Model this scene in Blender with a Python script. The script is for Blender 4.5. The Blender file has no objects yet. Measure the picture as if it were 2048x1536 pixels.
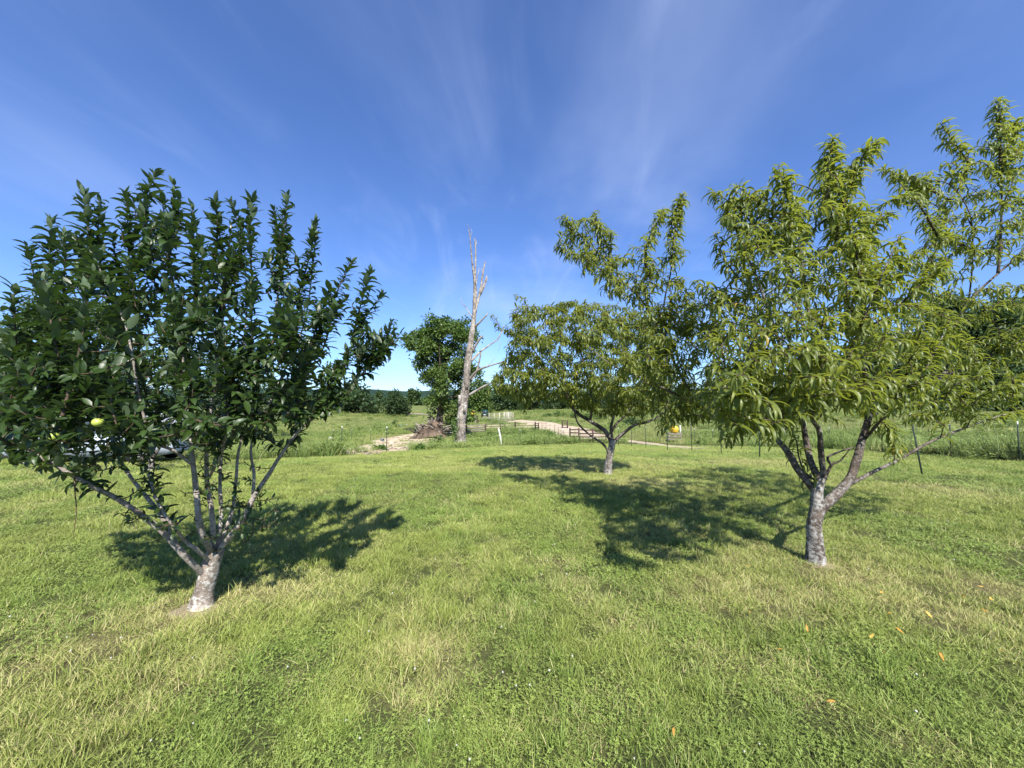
import bpy, math, random
import numpy as np
from mathutils import Vector, Matrix

rng = np.random.default_rng(7)
random.seed(7)
sc = bpy.context.scene
C = sc.collection

# ------------------------------------------------------------------ camera
W0, H0, F, HOR = 2048.0, 1536.0, 769.0, 808.0
CAMH = 1.55
PITCH = math.atan((HOR - H0 / 2) / F)
cam_d = bpy.data.cameras.new('camera')
cam = bpy.data.objects.new('camera', cam_d)
C.objects.link(cam)
cam_d.sensor_width = 36.0
cam_d.lens = F / W0 * 36.0
cam_d.clip_end = 5000
cam_d.clip_start = 0.05
cam.location = (0, 0, CAMH)
cam.rotation_euler = (math.pi / 2 + PITCH, 0, 0)
sc.camera = cam

# ------------------------------------------------------------------ world
SUN_DIR = Vector((0.23, -0.95, 0.98)).normalized()      # towards the sun
sun_el = math.asin(SUN_DIR.z)
sun_az = math.atan2(SUN_DIR.x, SUN_DIR.y)
w = bpy.data.worlds.new('World')
sc.world = w
w.use_nodes = True
nt = w.node_tree
N, L = nt.nodes, nt.links
N.clear()
out = N.new('ShaderNodeOutputWorld')
bg = N.new('ShaderNodeBackground')
bg.inputs['Strength'].default_value = 0.074
sky = N.new('ShaderNodeTexSky')
sky.sky_type = 'NISHITA'
sky.sun_disc = False
sky.sun_elevation = sun_el
sky.sun_rotation = sun_az
sky.air_density = 1.0
sky.dust_density = 0.2
sky.ozone_density = 2.2
tc = N.new('ShaderNodeTexCoord')
sep = N.new('ShaderNodeSeparateXYZ')
L.new(tc.outputs['Generated'], sep.inputs[0])


def wm(op, a, b=None, clamp=False):
    n = N.new('ShaderNodeMath')
    n.operation = op
    n.use_clamp = clamp
    for i, v in enumerate((a, b)):
        if v is None:
            continue
        if isinstance(v, (int, float)):
            n.inputs[i].default_value = v
        else:
            L.new(v, n.inputs[i])
    return n.outputs[0]


zc = wm('ADD', wm('MAXIMUM', sep.outputs['Z'], 0.0), 0.13)
cx = wm('DIVIDE', sep.outputs['X'], zc)
cy = wm('DIVIDE', sep.outputs['Y'], zc)
cmb = N.new('ShaderNodeCombineXYZ')
L.new(cx, cmb.inputs[0])
L.new(cy, cmb.inputs[1])


def cirrus(rot, scale, nscale, detail, lo, hi, dist=0.6, loc=(0, 0, 0)):
    m = N.new('ShaderNodeMapping')
    L.new(cmb.outputs[0], m.inputs[0])
    m.inputs['Rotation'].default_value = (0, 0, rot)
    m.inputs['Scale'].default_value = scale
    m.inputs['Location'].default_value = loc
    n = N.new('ShaderNodeTexNoise')
    n.inputs['Scale'].default_value = nscale
    n.inputs['Detail'].default_value = detail
    n.inputs['Roughness'].default_value = 0.55
    n.inputs['Distortion'].default_value = dist
    L.new(m.outputs[0], n.inputs['Vector'])
    r = N.new('ShaderNodeMapRange')
    r.interpolation_type = 'SMOOTHSTEP'
    r.inputs['From Min'].default_value = lo
    r.inputs['From Max'].default_value = hi
    L.new(n.outputs['Fac'], r.inputs['Value'])
    return r.outputs[0]


SKO1, SKO2, SKO3 = (9.0, 8.9, 0), (6.1, 3.7, 0), (-3.3, -4.9, 0)
c1 = cirrus(0.30, (.75, 0.40, 1), 0.9, 5, 0.40, 0.72, 0.8, SKO1)
c2 = cirrus(0.62, (2.0, 0.75, 1), 1.2, 8, 0.50, 0.82, 2.2, SKO2)
c3 = cirrus(-0.2, (0.45, 0.45, 1), 0.8, 3, 0.38, 0.68, 0.0, SKO3)
cf = wm('ADD', wm('MULTIPLY', c1, 0.27), wm('MULTIPLY', c2, 0.11))
cf = wm('MULTIPLY', cf, wm('ADD', wm('MULTIPLY', c3, 1.1), 0.22))
cf = wm('ADD', cf, 0.01, True)
tint = N.new('ShaderNodeMix')
tint.data_type = 'RGBA'
tint.blend_type = 'MULTIPLY'
tint.inputs[0].default_value = 1.0
L.new(sky.outputs[0], tint.inputs[6])
tint.inputs[7].default_value = (0.74, 0.98, 1.46, 1)
mixc = N.new('ShaderNodeMix')
mixc.data_type = 'RGBA'
L.new(cf, mixc.inputs[0])
L.new(tint.outputs[2], mixc.inputs[6])
mixc.inputs[7].default_value = (5.6, 6.6, 9.2, 1)
L.new(mixc.outputs[2], bg.inputs['Color'])
L.new(bg.outputs[0], out.inputs['Surface'])

sun_d = bpy.data.lights.new('sun', 'SUN')
sun_d.energy = 4.9
sun_d.angle = math.radians(0.53)
sun_d.color = (1.0, 0.955, 0.88)
sun = bpy.data.objects.new('sun', sun_d)
C.objects.link(sun)
sun.rotation_euler = SUN_DIR.to_track_quat('Z', 'Y').to_euler()
sun.location = (0, 0, 40)

sc.view_settings.view_transform = 'Standard'
sc.view_settings.look = 'None'
sc.view_settings.gamma = 1.0
sc.view_settings.use_curve_mapping = False
sc.view_settings.exposure = 1.0
sc.render.engine = 'CYCLES'
sc.cycles.max_bounces = 6
sc.cycles.diffuse_bounces = 3
sc.cycles.glossy_bounces = 2
sc.cycles.transmission_bounces = 4
sc.cycles.transparent_max_bounces = 4
sc.cycles.sample_clamp_indirect = 6
sc.cycles.use_denoising = True

# ------------------------------------------------------------------ maths
cp, sp = math.cos(PITCH), math.sin(PITCH)


def P(px, py, Y):
    """world point seen at photo pixel (px,py) whose world y is Y"""
    a = (px - W0 / 2) / F
    b = (H0 / 2 - py) / F
    dy = cp - b * sp
    dz = sp + b * cp
    t = Y / dy
    return np.array([a * t, Y, CAMH + dz * t])


def PX(p):
    p = np.atleast_2d(p)
    x, y, z = p[:, 0], p[:, 1], p[:, 2] - CAMH
    f = y * cp + z * sp
    u = -y * sp + z * cp
    return np.stack([W0 / 2 + F * x / f, H0 / 2 - F * u / f], 1)


_ty = np.array([-60, 0, 6, 8.5, 13.5, 17, 23, 29, 37, 46, 60, 72, 100, 130, 200, 400, 900, 2500.0])
_tz = np.array([0, 0, 0, -.04, -.40, -.62, -1.15, -1.68, -2.15, -2.3, -2.05, -1.6, -.75, -.05, .9, 1.6, 2.0, 2.0])
_dy = np.arange(-60, 420, 0.5)
_dz = np.interp(_dy, _ty, _tz)
_k = np.exp(-0.5 * (np.arange(-12, 13) / 4.0) ** 2)
_k /= _k.sum()
_dz = np.convolve(np.pad(_dz, 12, mode='edge'), _k, 'valid')


def sstep(t):
    t = np.clip(t, 0, 1)
    return t * t * (3 - 2 * t)


def Hh(x, y):
    x = np.asarray(x, float)
    y = np.asarray(y, float)
    z = np.interp(y, _dy, _dz)
    z = z + 1.5 * sstep((x - 10) / 50) * sstep((y - 12) / 45)
    z = z + 0.5 * sstep((-x - 12) / 50) * sstep((y - 12) / 60)
    z = z + 0.025 * np.sin(x * .9 + y * .35) * np.cos(y * .7 - x * .2) * sstep((np.hypot(x, y) - 2) / 6)
    z = z + 0.10 * np.sin(x * .21 + 1) * np.cos(y * .17 + .5) * sstep((y - 22) / 15)
    return z


def G(px, py):
    """ground point at a photo pixel"""
    d = P(px, py, 1.0) - np.array([0, 0, CAMH])
    t = 1.2
    while t < 1500:
        q = d * t
        if CAMH + q[2] <= Hh(q[0], q[1]):
            break
        t *= 1.01
    lo, hi = t / 1.01, t
    for _ in range(20):
        m = (lo + hi) / 2
        if CAMH + d[2] * m <= Hh(d[0] * m, d[1] * m):
            hi = m
        else:
            lo = m
    q = d * hi
    return np.array([q[0], q[1], float(Hh(q[0], q[1]))])


def _hash(ix, iy, s):
    v = np.sin(ix * 127.1 + iy * 311.7 + s * 74.7) * 43758.5453
    return v - np.floor(v)


def vnoise(x, y, s=0):
    ix, iy = np.floor(x), np.floor(y)
    fx, fy = x - ix, y - iy
    fx = fx * fx * (3 - 2 * fx)
    fy = fy * fy * (3 - 2 * fy)
    a = _hash(ix, iy, s)
    b = _hash(ix + 1, iy, s)
    c = _hash(ix, iy + 1, s)
    d = _hash(ix + 1, iy + 1, s)
    return (a * (1 - fx) + b * fx) * (1 - fy) + (c * (1 - fx) + d * fx) * fy


def fbm(x, y, s=0, o=4):
    v, a, t = 0, 1, 0
    for k in range(o):
        v = v + a * vnoise(x * 2 ** k, y * 2 ** k, s + k * 13)
        t += a
        a *= .55
    return v / t


def nrm(v):
    v = np.asarray(v, float)
    return v / np.maximum(np.linalg.norm(v, axis=-1, keepdims=True), 1e-9)


# ------------------------------------------------------------------ materials
def mat(name):
    m = bpy.data.materials.new(name)
    m.use_nodes = True
    m.node_tree.nodes.clear()
    return m


class NB:
    def __init__(s, m):
        s.t = m.node_tree
        s.n, s.l = s.t.nodes, s.t.links

    def new(s, typ, **kw):
        n = s.n.new(typ)
        for k, v in kw.items():
            setattr(n, k, v)
        return n

    def put(s, sock, v):
        if hasattr(v, 'is_linked') or hasattr(v, 'links'):
            s.l.new(v, sock)
        else:
            sock.default_value = v

    def math(s, op, a, b=0.5, clamp=False):
        n = s.new('ShaderNodeMath', operation=op, use_clamp=clamp)
        s.put(n.inputs[0], a)
        s.put(n.inputs[1], b)
        return n.outputs[0]

    def mix(s, f, a, b, blend='MIX'):
        n = s.new('ShaderNodeMix', data_type='RGBA', blend_type=blend)
        s.put(n.inputs[0], f)
        s.put(n.inputs[6], a)
        s.put(n.inputs[7], b)
        return n.outputs[2]

    def noise(s, scale, detail=4, rough=.55, vec=None, stretch=None, dist=0.0):
        n = s.new('ShaderNodeTexNoise')
        n.inputs['Scale'].default_value = scale
        n.inputs['Detail'].default_value = detail
        n.inputs['Roughness'].default_value = rough
        n.inputs['Distortion'].default_value = dist
        if vec is None:
            vec = s.new('ShaderNodeTexCoord').outputs['Object']
        if stretch:
            m = s.new('ShaderNodeMapping')
            m.inputs['Scale'].default_value = stretch
            s.l.new(vec, m.inputs[0])
            vec = m.outputs[0]
        s.l.new(vec, n.inputs['Vector'])
        return n.outputs['Fac']

    def ramp(s, f, lo, hi):
        r = s.new('ShaderNodeMapRange', interpolation_type='SMOOTHSTEP')
        r.inputs['From Min'].default_value = lo
        r.inputs['From Max'].default_value = hi
        s.l.new(f, r.inputs['Value'])
        return r.outputs[0]

    def bump(s, h, strength=.5, dist=.01):
        b = s.new('ShaderNodeBump')
        b.inputs['Strength'].default_value = strength
        b.inputs['Distance'].default_value = dist
        s.l.new(h, b.inputs['Height'])
        return b.outputs[0]

    def principled(s, col, rough=.8, normal=None, spec=.3, metal=0.0, outp=True):
        p = s.new('ShaderNodeBsdfPrincipled')
        s.put(p.inputs['Base Color'], col)
        s.put(p.inputs['Roughness'], rough)
        p.inputs['Specular IOR Level'].default_value = spec
        p.inputs['Metallic'].default_value = metal
        if normal is not None:
            s.l.new(normal, p.inputs['Normal'])
        if outp:
            s.out(p.outputs[0])
        return p.outputs[0]

    def out(s, sh):
        o = s.new('ShaderNodeOutputMaterial')
        s.l.new(sh, o.inputs['Surface'])


def simple(name, col, rough=.7, var=.25, nscale=6, spec=.3, metal=0.0, bump=.2, col2=None, stretch=None):
    m = mat(name)
    b = NB(m)
    n = b.noise(nscale, 5, stretch=stretch)
    c2 = col2 or tuple(max(0, c * (1 - var * 1.6)) for c in col)
    cc = b.mix(b.ramp(n, .3, .7), (*c2, 1), (*col, 1))
    n2 = b.noise(nscale * 9, 3, stretch=stretch)
    cc = b.mix(b.math('MULTIPLY', n2, .35), cc, (*[c * .55 for c in col], 1))
    b.principled(cc, rough, b.bump(n2, bump, .01), spec, metal)
    return m


def leaf_mat(name, dark, light, under, yellow, trans=(.16, .28, .02), tf=.28, rough=.42, spec=.5, yp=.985):
    m = mat(name)
    b = NB(m)
    at = b.new('ShaderNodeAttribute', attribute_name='tint')
    sp_ = b.new('ShaderNodeSeparateColor')
    b.l.new(at.outputs['Color'], sp_.inputs[0])
    r, u, v = sp_.outputs[0], sp_.outputs[1], sp_.outputs[2]
    col = b.mix(r, (*dark, 1), (*light, 1))
    # midrib a touch paler
    rib = b.math('SUBTRACT', 1.0, b.ramp(v, .02, .16))
    col = b.mix(b.math('MULTIPLY', rib, .35), col, (*[min(1, c * 1.9) for c in light], 1))
    yl = b.math('GREATER_THAN', at.outputs['Alpha'], yp)
    col = b.mix(yl, col, (*yellow, 1))
    geo = b.new('ShaderNodeNewGeometry')
    col = b.mix(b.math('MULTIPLY', geo.outputs['Backfacing'], .8), col, (*under, 1))
    n = b.noise(60, 2)
    pr = b.principled(col, rough, b.bump(n, .25, .004), spec, outp=False)
    t = b.new('ShaderNodeBsdfTranslucent')
    tcol = b.mix(yl, (*trans, 1), (*yellow, 1))
    b.put(t.inputs['Color'], tcol)
    mx = b.new('ShaderNodeMixShader')
    mx.inputs[0].default_value = tf
    b.l.new(pr, mx.inputs[1])
    b.l.new(t.outputs[0], mx.inputs[2])
    b.out(mx.outputs[0])
    return m


def bark_mat(name, dark, mid, lich, lo=.52, hi=.62, ringy=True, bumpd=.012, sc_=1.0, amount=.9):
    m = mat(name)
    b = NB(m)
    n = b.noise(9 * sc_, 6, .6)
    col = b.mix(b.ramp(n, .35, .65), (*dark, 1), (*mid, 1))
    fine = b.noise(45 * sc_, 6, .7, stretch=(1, 1, 3.2) if ringy else (1, 1, .25))
    col = b.mix(b.math('MULTIPLY', b.ramp(fine, .45, .65), .75), col, (*[c * .45 for c in dark], 1))
    l1 = b.noise(36 * sc_, 7, .72, dist=.4, stretch=(1, 1, 1.15))
    l0 = b.noise(4 * sc_, 3)
    lf = b.math('MULTIPLY', b.ramp(b.math('ADD', b.math('MULTIPLY', l1, .75), b.math('MULTIPLY', l0, .3)), lo, hi), amount)
    col = b.mix(lf, col, (*lich, 1))
    h = b.math('ADD', b.math('MULTIPLY', fine, .7), b.math('MULTIPLY', l1, .6))
    b.principled(col, .88, b.bump(h, .9, bumpd), .2)
    return m


M = {}
M['apple_leaf'] = leaf_mat('apple_leaf', (.010, .026, .005), (.040, .072, .013), (.12, .17, .09), (.45, .42, .05), trans=(.10, .20, .02), tf=.13, rough=.42, spec=.42, yp=.9992)
M['peach_leaf'] = leaf_mat('peach_leaf', (.032, .060, .009), (.190, .215, .038), (.15, .19, .07), (.36, .27, .05), trans=(.42, .48, .05), tf=.33, rough=.42, spec=.42, yp=.995)
M['walnut_leaf'] = leaf_mat('walnut_leaf', (.040, .085, .018), (.135, .200, .045), (.10, .15, .05), (.2, .25, .04), trans=(.14, .24, .03), tf=.25, rough=.5, spec=.35, yp=.999)
M['dark_leaf'] = leaf_mat('dark_leaf', (.018, .042, .015), (.058, .098, .030), (.05, .08, .03), (.1, .12, .04), trans=(.08, .14, .03), tf=.18, rough=.55, spec=.3, yp=.9995)
M['pale_leaf'] = leaf_mat('pale_leaf', (.030, .060, .020), (.070, .115, .035), (.07, .11, .04), (.2, .2, .04), trans=(.12, .2, .03), tf=.2, rough=.55, spec=.3, yp=.999)
M['weed_leaf'] = leaf_mat('weed_leaf', (.035, .085, .018), (.085, .160, .030), (.10, .16, .05), (.3, .3, .05), trans=(.2, .32, .03), tf=.25, rough=.5, spec=.3, yp=.999)
M['fallen_leaf'] = leaf_mat('fallen_leaf', (.40, .20, .04), (.60, .38, .08), (.6, .4, .1), (.6, .3, .05), trans=(.5, .3, .05), tf=.15, rough=.6, spec=.2, yp=2)
M['apple_bark'] = bark_mat('apple_bark', (.17, .135, .105), (.34, .28, .23), (.58, .57, .52), .51, .61, amount=.85)
M['apple_branch'] = bark_mat('apple_branch', (.22, .18, .145), (.42, .37, .32), (.58, .55, .51), .50, .64, amount=.65)
M['peach_bark'] = bark_mat('peach_bark', (.075, .057, .046), (.17, .135, .108), (.44, .43, .40), .46, .62, amount=.8, sc_=.8)
M['peach_branch'] = bark_mat('peach_branch', (.055, .042, .033), (.13, .10, .08), (.36, .35, .32), .50, .66, amount=.6, sc_=.9)
M['twig'] = simple('twig', (.10, .070, .045), .8, .4, 20)
M['red_twig'] = simple('red_twig', (.16, .10, .05), .7, .4, 20)
M['dead_bark'] = bark_mat('dead_bark', (.10, .082, .066), (.32, .275, .225), (.50, .47, .42), .50, .66, ringy=False, bumpd=.08, sc_=.22)
M['dead_wood'] = bark_mat('dead_wood', (.15, .13, .11), (.35, .31, .26), (.48, .45, .40), .50, .66, ringy=False, bumpd=.03, sc_=.35)
M['tree_bark'] = simple('tree_bark', (.11, .085, .065), .9, .4, 5)
M['apple_fruit'] = simple('apple_fruit', (.46, .52, .10), .35, .12, 8, spec=.5, bump=.05, col2=(.34, .44, .08))
M['steel_green'] = simple('steel_green', (.035, .055, .04), .6, .3, 20)
M['white_paint'] = simple('white_paint', (.75, .75, .70), .6, .1, 20)
M['wire'] = simple('wire', (.25, .25, .25), .45, .2, 20, metal=.6)
M['dark_wood'] = simple('dark_wood', (.090, .055, .042), .8, .4, 8, stretch=(1, 1, .2))
M['grey_wood'] = simple('grey_wood', (.30, .26, .21), .85, .3, 8, stretch=(.3, 1, 1))
M['pale_metal'] = simple('pale_metal', (.50, .47, .38), .6, .2, 10)
M['yellow_paint'] = simple('yellow_paint', (.72, .46, .04), .45, .15, 6, spec=.4)
M['black_rubber'] = simple('black_rubber', (.02, .02, .02), .8, .3, 20)
M['teal_paint'] = simple('teal_paint', (.03, .12, .11), .35, .2, 6, spec=.5)
M['dark_green_paint'] = simple('dark_green_paint', (.02, .05, .04), .35, .2, 6, spec=.5)
M['glass'] = simple('glass', (.05, .07, .08), .1, .1, 3, spec=.8, bump=0)
M['chrome'] = simple('chrome', (.55, .56, .56), .3, .1, 10, metal=.6)
M['white_siding'] = simple('white_siding', (.72, .74, .76), .6, .08, 3, bump=.05)
M['roof_metal'] = simple('roof_metal', (.34, .37, .40), .5, .12, 3)
M['silver_paint'] = simple('silver_paint', (.46, .51, .58), .3, .06, 3, spec=.6, bump=0)
M['stone'] = simple('stone', (.55, .53, .48), .9, .25, 3, bump=.8)
M['debris'] = simple('debris', (.17, .12, .085), .95, .5, 1.6, bump=1, col2=(.04, .03, .022))
M['soil'] = simple('soil', (.36, .28, .20), .95, .3, .8, bump=.8, col2=(.18, .14, .10))
M['hill'] = simple('hill', (.035, .065, .05), 1, .2, .01, spec=0)


# ------------------------------------------------------------------ mesh helpers
def link(o):
    C.objects.link(o)
    return o


def mesh_np(name, V, Fq, m, attrs=None, smooth=True):
    """V (n,3); Fq (m,k) or list of such arrays"""
    me = bpy.data.meshes.new(name)
    fs = Fq if isinstance(Fq, list) else [Fq]
    fs = [np.asarray(f, np.int32) for f in fs if len(f)]
    V = np.asarray(V, np.float32)
    me.vertices.add(len(V))
    me.vertices.foreach_set('co', V.ravel())
    if fs:
        loops = np.concatenate([f.ravel() for f in fs])
        tot = np.concatenate([np.full(len(f), f.shape[1], np.int32) for f in fs])
        st = np.concatenate([[0], np.cumsum(tot)[:-1]]).astype(np.int32)
        me.loops.add(len(loops))
        me.loops.foreach_set('vertex_index', loops)
        me.polygons.add(len(tot))
        me.polygons.foreach_set('loop_start', st)
        me.polygons.foreach_set('loop_total', tot)
        if smooth:
            me.polygons.foreach_set('use_smooth', np.ones(len(tot), bool))
    if attrs:
        for k, (typ, dat) in attrs.items():
            a = me.attributes.new(k, typ, 'POINT')
            fld = {'FLOAT_COLOR': 'color', 'FLOAT_VECTOR': 'vector'}.get(typ, 'value')
            a.data.foreach_set(fld, np.ascontiguousarray(dat).ravel())
    me.update(calc_edges=True)
    if m:
        me.materials.append(m)
    return me


def add(name, me, parent=None, loc=None, kind=None, label=None):
    o = bpy.data.objects.new(name, me)
    link(o)
    if parent is not None:
        o.parent = parent
    if loc is not None:
        o.location = Vector([float(v) for v in loc])
    if kind:
        o['kind'] = kind
    if label:
        o['label'] = label
    return o


def thing(name, loc, label, cat, group=None):
    o = bpy.data.objects.new(name, None)
    link(o)
    o.empty_display_size = .2
    o.location = Vector([float(v) for v in loc])
    o['label'] = label
    o['category'] = cat
    if group:
        o['group'] = group
    return o


def tagm(o, label, cat, group=None):
    o['label'] = label
    o['category'] = cat
    if group:
        o['group'] = group
    return o


class MB:
    """collects geometry into one mesh"""
    def __init__(s):
        s.v, s.q, s.t, s.n = [], [], [], 0

    def raw(s, V, Q=None, T=None):
        V = np.asarray(V, float)
        s.v.append(V)
        if Q is not None and len(Q):
            s.q.append(np.asarray(Q) + s.n)
        if T is not None and len(T):
            s.t.append(np.asarray(T) + s.n)
        s.n += len(V)
        return s

    def box(s, c, d, rz=0.0, taper=1.0, ry=0.0, rx=0.0):
        x, y, z = [v / 2 for v in d]
        V = np.array([[sx * x * (taper if sz > 0 else 1), sy * y * (taper if sz > 0 else 1), sz * z]
                      for sz in (-1, 1) for sx, sy in ((-1, -1), (1, -1), (1, 1), (-1, 1))])
        R = np.array(Matrix.Rotation(rz, 3, 'Z') @ Matrix.Rotation(ry, 3, 'Y') @ Matrix.Rotation(rx, 3, 'X'))
        V = V @ R.T + np.asarray(c, float)
        Q = [[0, 3, 2, 1], [4, 5, 6, 7], [0, 1, 5, 4], [1, 2, 6, 5], [2, 3, 7, 6], [3, 0, 4, 7]]
        return s.raw(V, Q)

    def tube(s, pts, rad, sides=8, cap=True, rough=0.0, res=None):
        pts = np.asarray(pts, float)
        rad = np.asarray(rad, float) * np.ones(len(pts))
        if res:
            pts, rad = resample(pts, rad, res)
        n = len(pts)
        tan = nrm(np.gradient(pts, axis=0))
        up = np.array([0.0, 0, 1]) if abs(tan[0][2]) < .8 else np.array([0, 1.0, 0])
        u = nrm(np.cross(up, tan[0]))
        U = [u]
        for i in range(1, n):
            u = U[-1] - tan[i] * np.dot(U[-1], tan[i])
            U.append(nrm(u))
        U = np.array(U)
        Wv = np.cross(tan, U)
        a = np.arange(sides) / sides * 2 * np.pi
        rr = rad[:, None] * np.ones(sides)[None]
        if rough:
            ii = np.arange(n)[:, None]
            jj = np.arange(sides)[None]
            cum = np.concatenate([[0], np.cumsum(np.linalg.norm(np.diff(pts, axis=0), axis=1))])[:, None]
            k = cum / max(rad.mean(), 1e-3)
            w1 = np.cos(a[None] * 2 + k * .31 + 1) * .5 + np.cos(a[None] * 3 - k * .53) * .35 + np.cos(a[None] * 5 + k * 1.1) * .2
            w2 = rng.normal(0, .22, (n, sides))
            rr = rr * (1 + rough * (w1 + w2))
        V = pts[:, None] + rr[..., None] * (np.cos(a)[None, :, None] * U[:, None] + np.sin(a)[None, :, None] * Wv[:, None])
        V = V.reshape(-1, 3)
        i = np.arange(n - 1)[:, None]
        j = np.arange(sides)[None]
        j2 = (j + 1) % sides
        Q = np.stack([i * sides + j, i * sides + j2, (i + 1) * sides + j2, (i + 1) * sides + j], -1).reshape(-1, 4)
        T = None
        if cap:
            V = np.vstack([V, pts[:1], pts[-1:]])
            c0, c1_ = n * sides, n * sides + 1
            jj = np.arange(sides)
            T = np.vstack([np.stack([np.full(sides, c0), (jj + 1) % sides, jj], 1),
                           np.stack([np.full(sides, c1_), (n - 1) * sides + jj, (n - 1) * sides + (jj + 1) % sides], 1)])
        return s.raw(V, Q, T)

    def cyl(s, a, b, r, sides=12):
        return s.tube([a, b], [r, r], sides)

    def me(s, name, m, off=(0, 0, 0), smooth=False):
        V = np.vstack(s.v) - np.asarray(off, float)
        f = []
        if s.q:
            f.append(np.vstack(s.q))
        if s.t:
            f.append(np.vstack(s.t))
        return mesh_np(name, V, f, m, smooth=smooth)


def resample(pts, rad, step):
    """catmull-rom then uniform resample"""
    n = len(pts)
    if n > 2:
        ext = np.vstack([2 * pts[0] - pts[1], pts, 2 * pts[-1] - pts[-2]])
        o, r = [], []
        for i in range(n - 1):
            p0, p1, p2, p3 = ext[i:i + 4]
            t = np.linspace(0, 1, 12, endpoint=False)[:, None]
            o.append(.5 * ((2 * p1) + (-p0 + p2) * t + (2 * p0 - 5 * p1 + 4 * p2 - p3) * t ** 2 + (-p0 + 3 * p1 - 3 * p2 + p3) * t ** 3))
            r.append(rad[i] + (rad[i + 1] - rad[i]) * t[:, 0])
        o.append(pts[-1:])
        r.append(rad[-1:])
        pts, rad = np.vstack(o), np.concatenate(r)
    s_ = np.concatenate([[0], np.cumsum(np.linalg.norm(np.diff(pts, axis=0), axis=1))])
    k = max(2, int(s_[-1] / step) + 1)
    q = np.linspace(0, s_[-1], k)
    P2 = np.stack([np.interp(q, s_, pts[:, i]) for i in range(3)], 1)
    return P2, np.interp(q, s_, rad)


# ------------------------------------------------------------------ leaves
def leaf_tpl(width=.42, segs=5, curve=.5, fold=.25, wprof=None, twist=0.0):
    u = np.linspace(0, 1, segs + 1)
    if wprof is None:
        w_ = np.sin(np.pi * u ** .8) ** .8
    else:
        w_ = np.interp(u, *wprof)
    w_ = np.maximum(w_, .02) * width / 2
    th = curve * u
    if abs(curve) > 1e-3:
        cxn = np.sin(th) / curve
        czn = -(1 - np.cos(th)) / curve
    else:
        cxn, czn = u, 0 * u
    V, UV = [], []
    for i in range(segs + 1):
        nx, nz = math.sin(th[i]), math.cos(th[i])
        for sgn in (-1, 0, 1):
            y = sgn * w_[i]
            h = fold * abs(y)
            tw = twist * u[i]
            yy, hh = y * math.cos(tw) - h * math.sin(tw), y * math.sin(tw) + h * math.cos(tw)
            V.append([cxn[i] + hh * nx, yy, czn[i] + hh * nz])
            UV.append([u[i], abs(sgn)])
    Q = []
    for i in range(segs):
        for k in range(2):
            a = i * 3 + k
            Q.append([a, a + 3, a + 4, a + 1])
    return np.array(V), np.array(Q), np.array(UV)


def frames(d, up):
    X = nrm(d)
    Y = nrm(np.cross(up, X))
    Z = np.cross(X, Y)
    return np.stack([X, Y, Z], 1)      # rows = axes


def leaves_mesh(name, tpls, pos, d, up, ln, var, tint, alpha, m, off):
    Vs, Qs, As, n = [], [], [], 0
    Fr = frames(d, up)
    for k, (V, Q, UV) in enumerate(tpls):
        s = np.where(var == k)[0]
        if not len(s):
            continue
        VV = np.einsum('vi,nij->nvj', V, Fr[s]) * ln[s][:, None, None] + pos[s][:, None]
        nv = len(V)
        A = np.empty((len(s), nv, 4), np.float32)
        A[..., 0] = tint[s][:, None]
        A[..., 1] = UV[:, 0]
        A[..., 2] = UV[:, 1]
        A[..., 3] = alpha[s][:, None]
        Vs.append(VV.reshape(-1, 3))
        As.append(A.reshape(-1, 4))
        Qs.append((Q[None] + (np.arange(len(s)) * nv)[:, None, None]).reshape(-1, Q.shape[1]) + n)
        n += len(s) * nv
    return mesh_np(name, np.vstack(Vs) - np.asarray(off), np.vstack(Qs), m,
                   {'tint': ('FLOAT_COLOR', np.vstack(As))})


def inside(poly, x, y):
    poly = np.asarray(poly, float)
    r = np.zeros(len(x), bool)
    j = len(poly) - 1
    for i in range(len(poly)):
        xi, yi = poly[i]
        xj, yj = poly[j]
        c = ((yi > y) != (yj > y)) & (x < (xj - xi) * (y - yi) / (yj - yi + 1e-12) + xi)
        r ^= c
        j = i
    return r


def edge_dist(poly, x, y):
    poly = np.asarray(poly, float)
    q = np.stack([x, y], 1)
    d = np.full(len(x), 1e9)
    for i in range(len(poly)):
        a, b = poly[i - 1], poly[i]
        ab = b - a
        t = np.clip(((q - a) @ ab) / (ab @ ab + 1e-9), 0, 1)
        d = np.minimum(d, np.linalg.norm(q - a - t[:, None] * ab, axis=1))
    return d


def attractors(poly, n, depth, half, spread=120, inset=0):
    """n points through a crown's volume; poly is its outline as seen, depth/half its distance and half-thickness"""
    poly = np.asarray(poly, float)
    x0, y0 = poly.min(0)
    x1, y1 = poly.max(0)
    res = []
    while len(res) < n:
        x = rng.uniform(x0, x1, n * 4)
        y = rng.uniform(y0, y1, n * 4)
        k = inside(poly, x, y)
        x, y = x[k], y[k]
        e = edge_dist(poly, x, y)
        k = e > inset
        x, y, e = x[k], y[k], e[k]
        for a, b, c in zip(x, y, e):
            hd = half * min(1, .3 + c / spread)
            dd = depth(a, b) if callable(depth) else depth
            res.append(P(a, b, dd + rng.uniform(-hd, hd)))
    return np.array(res[:n])


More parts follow.
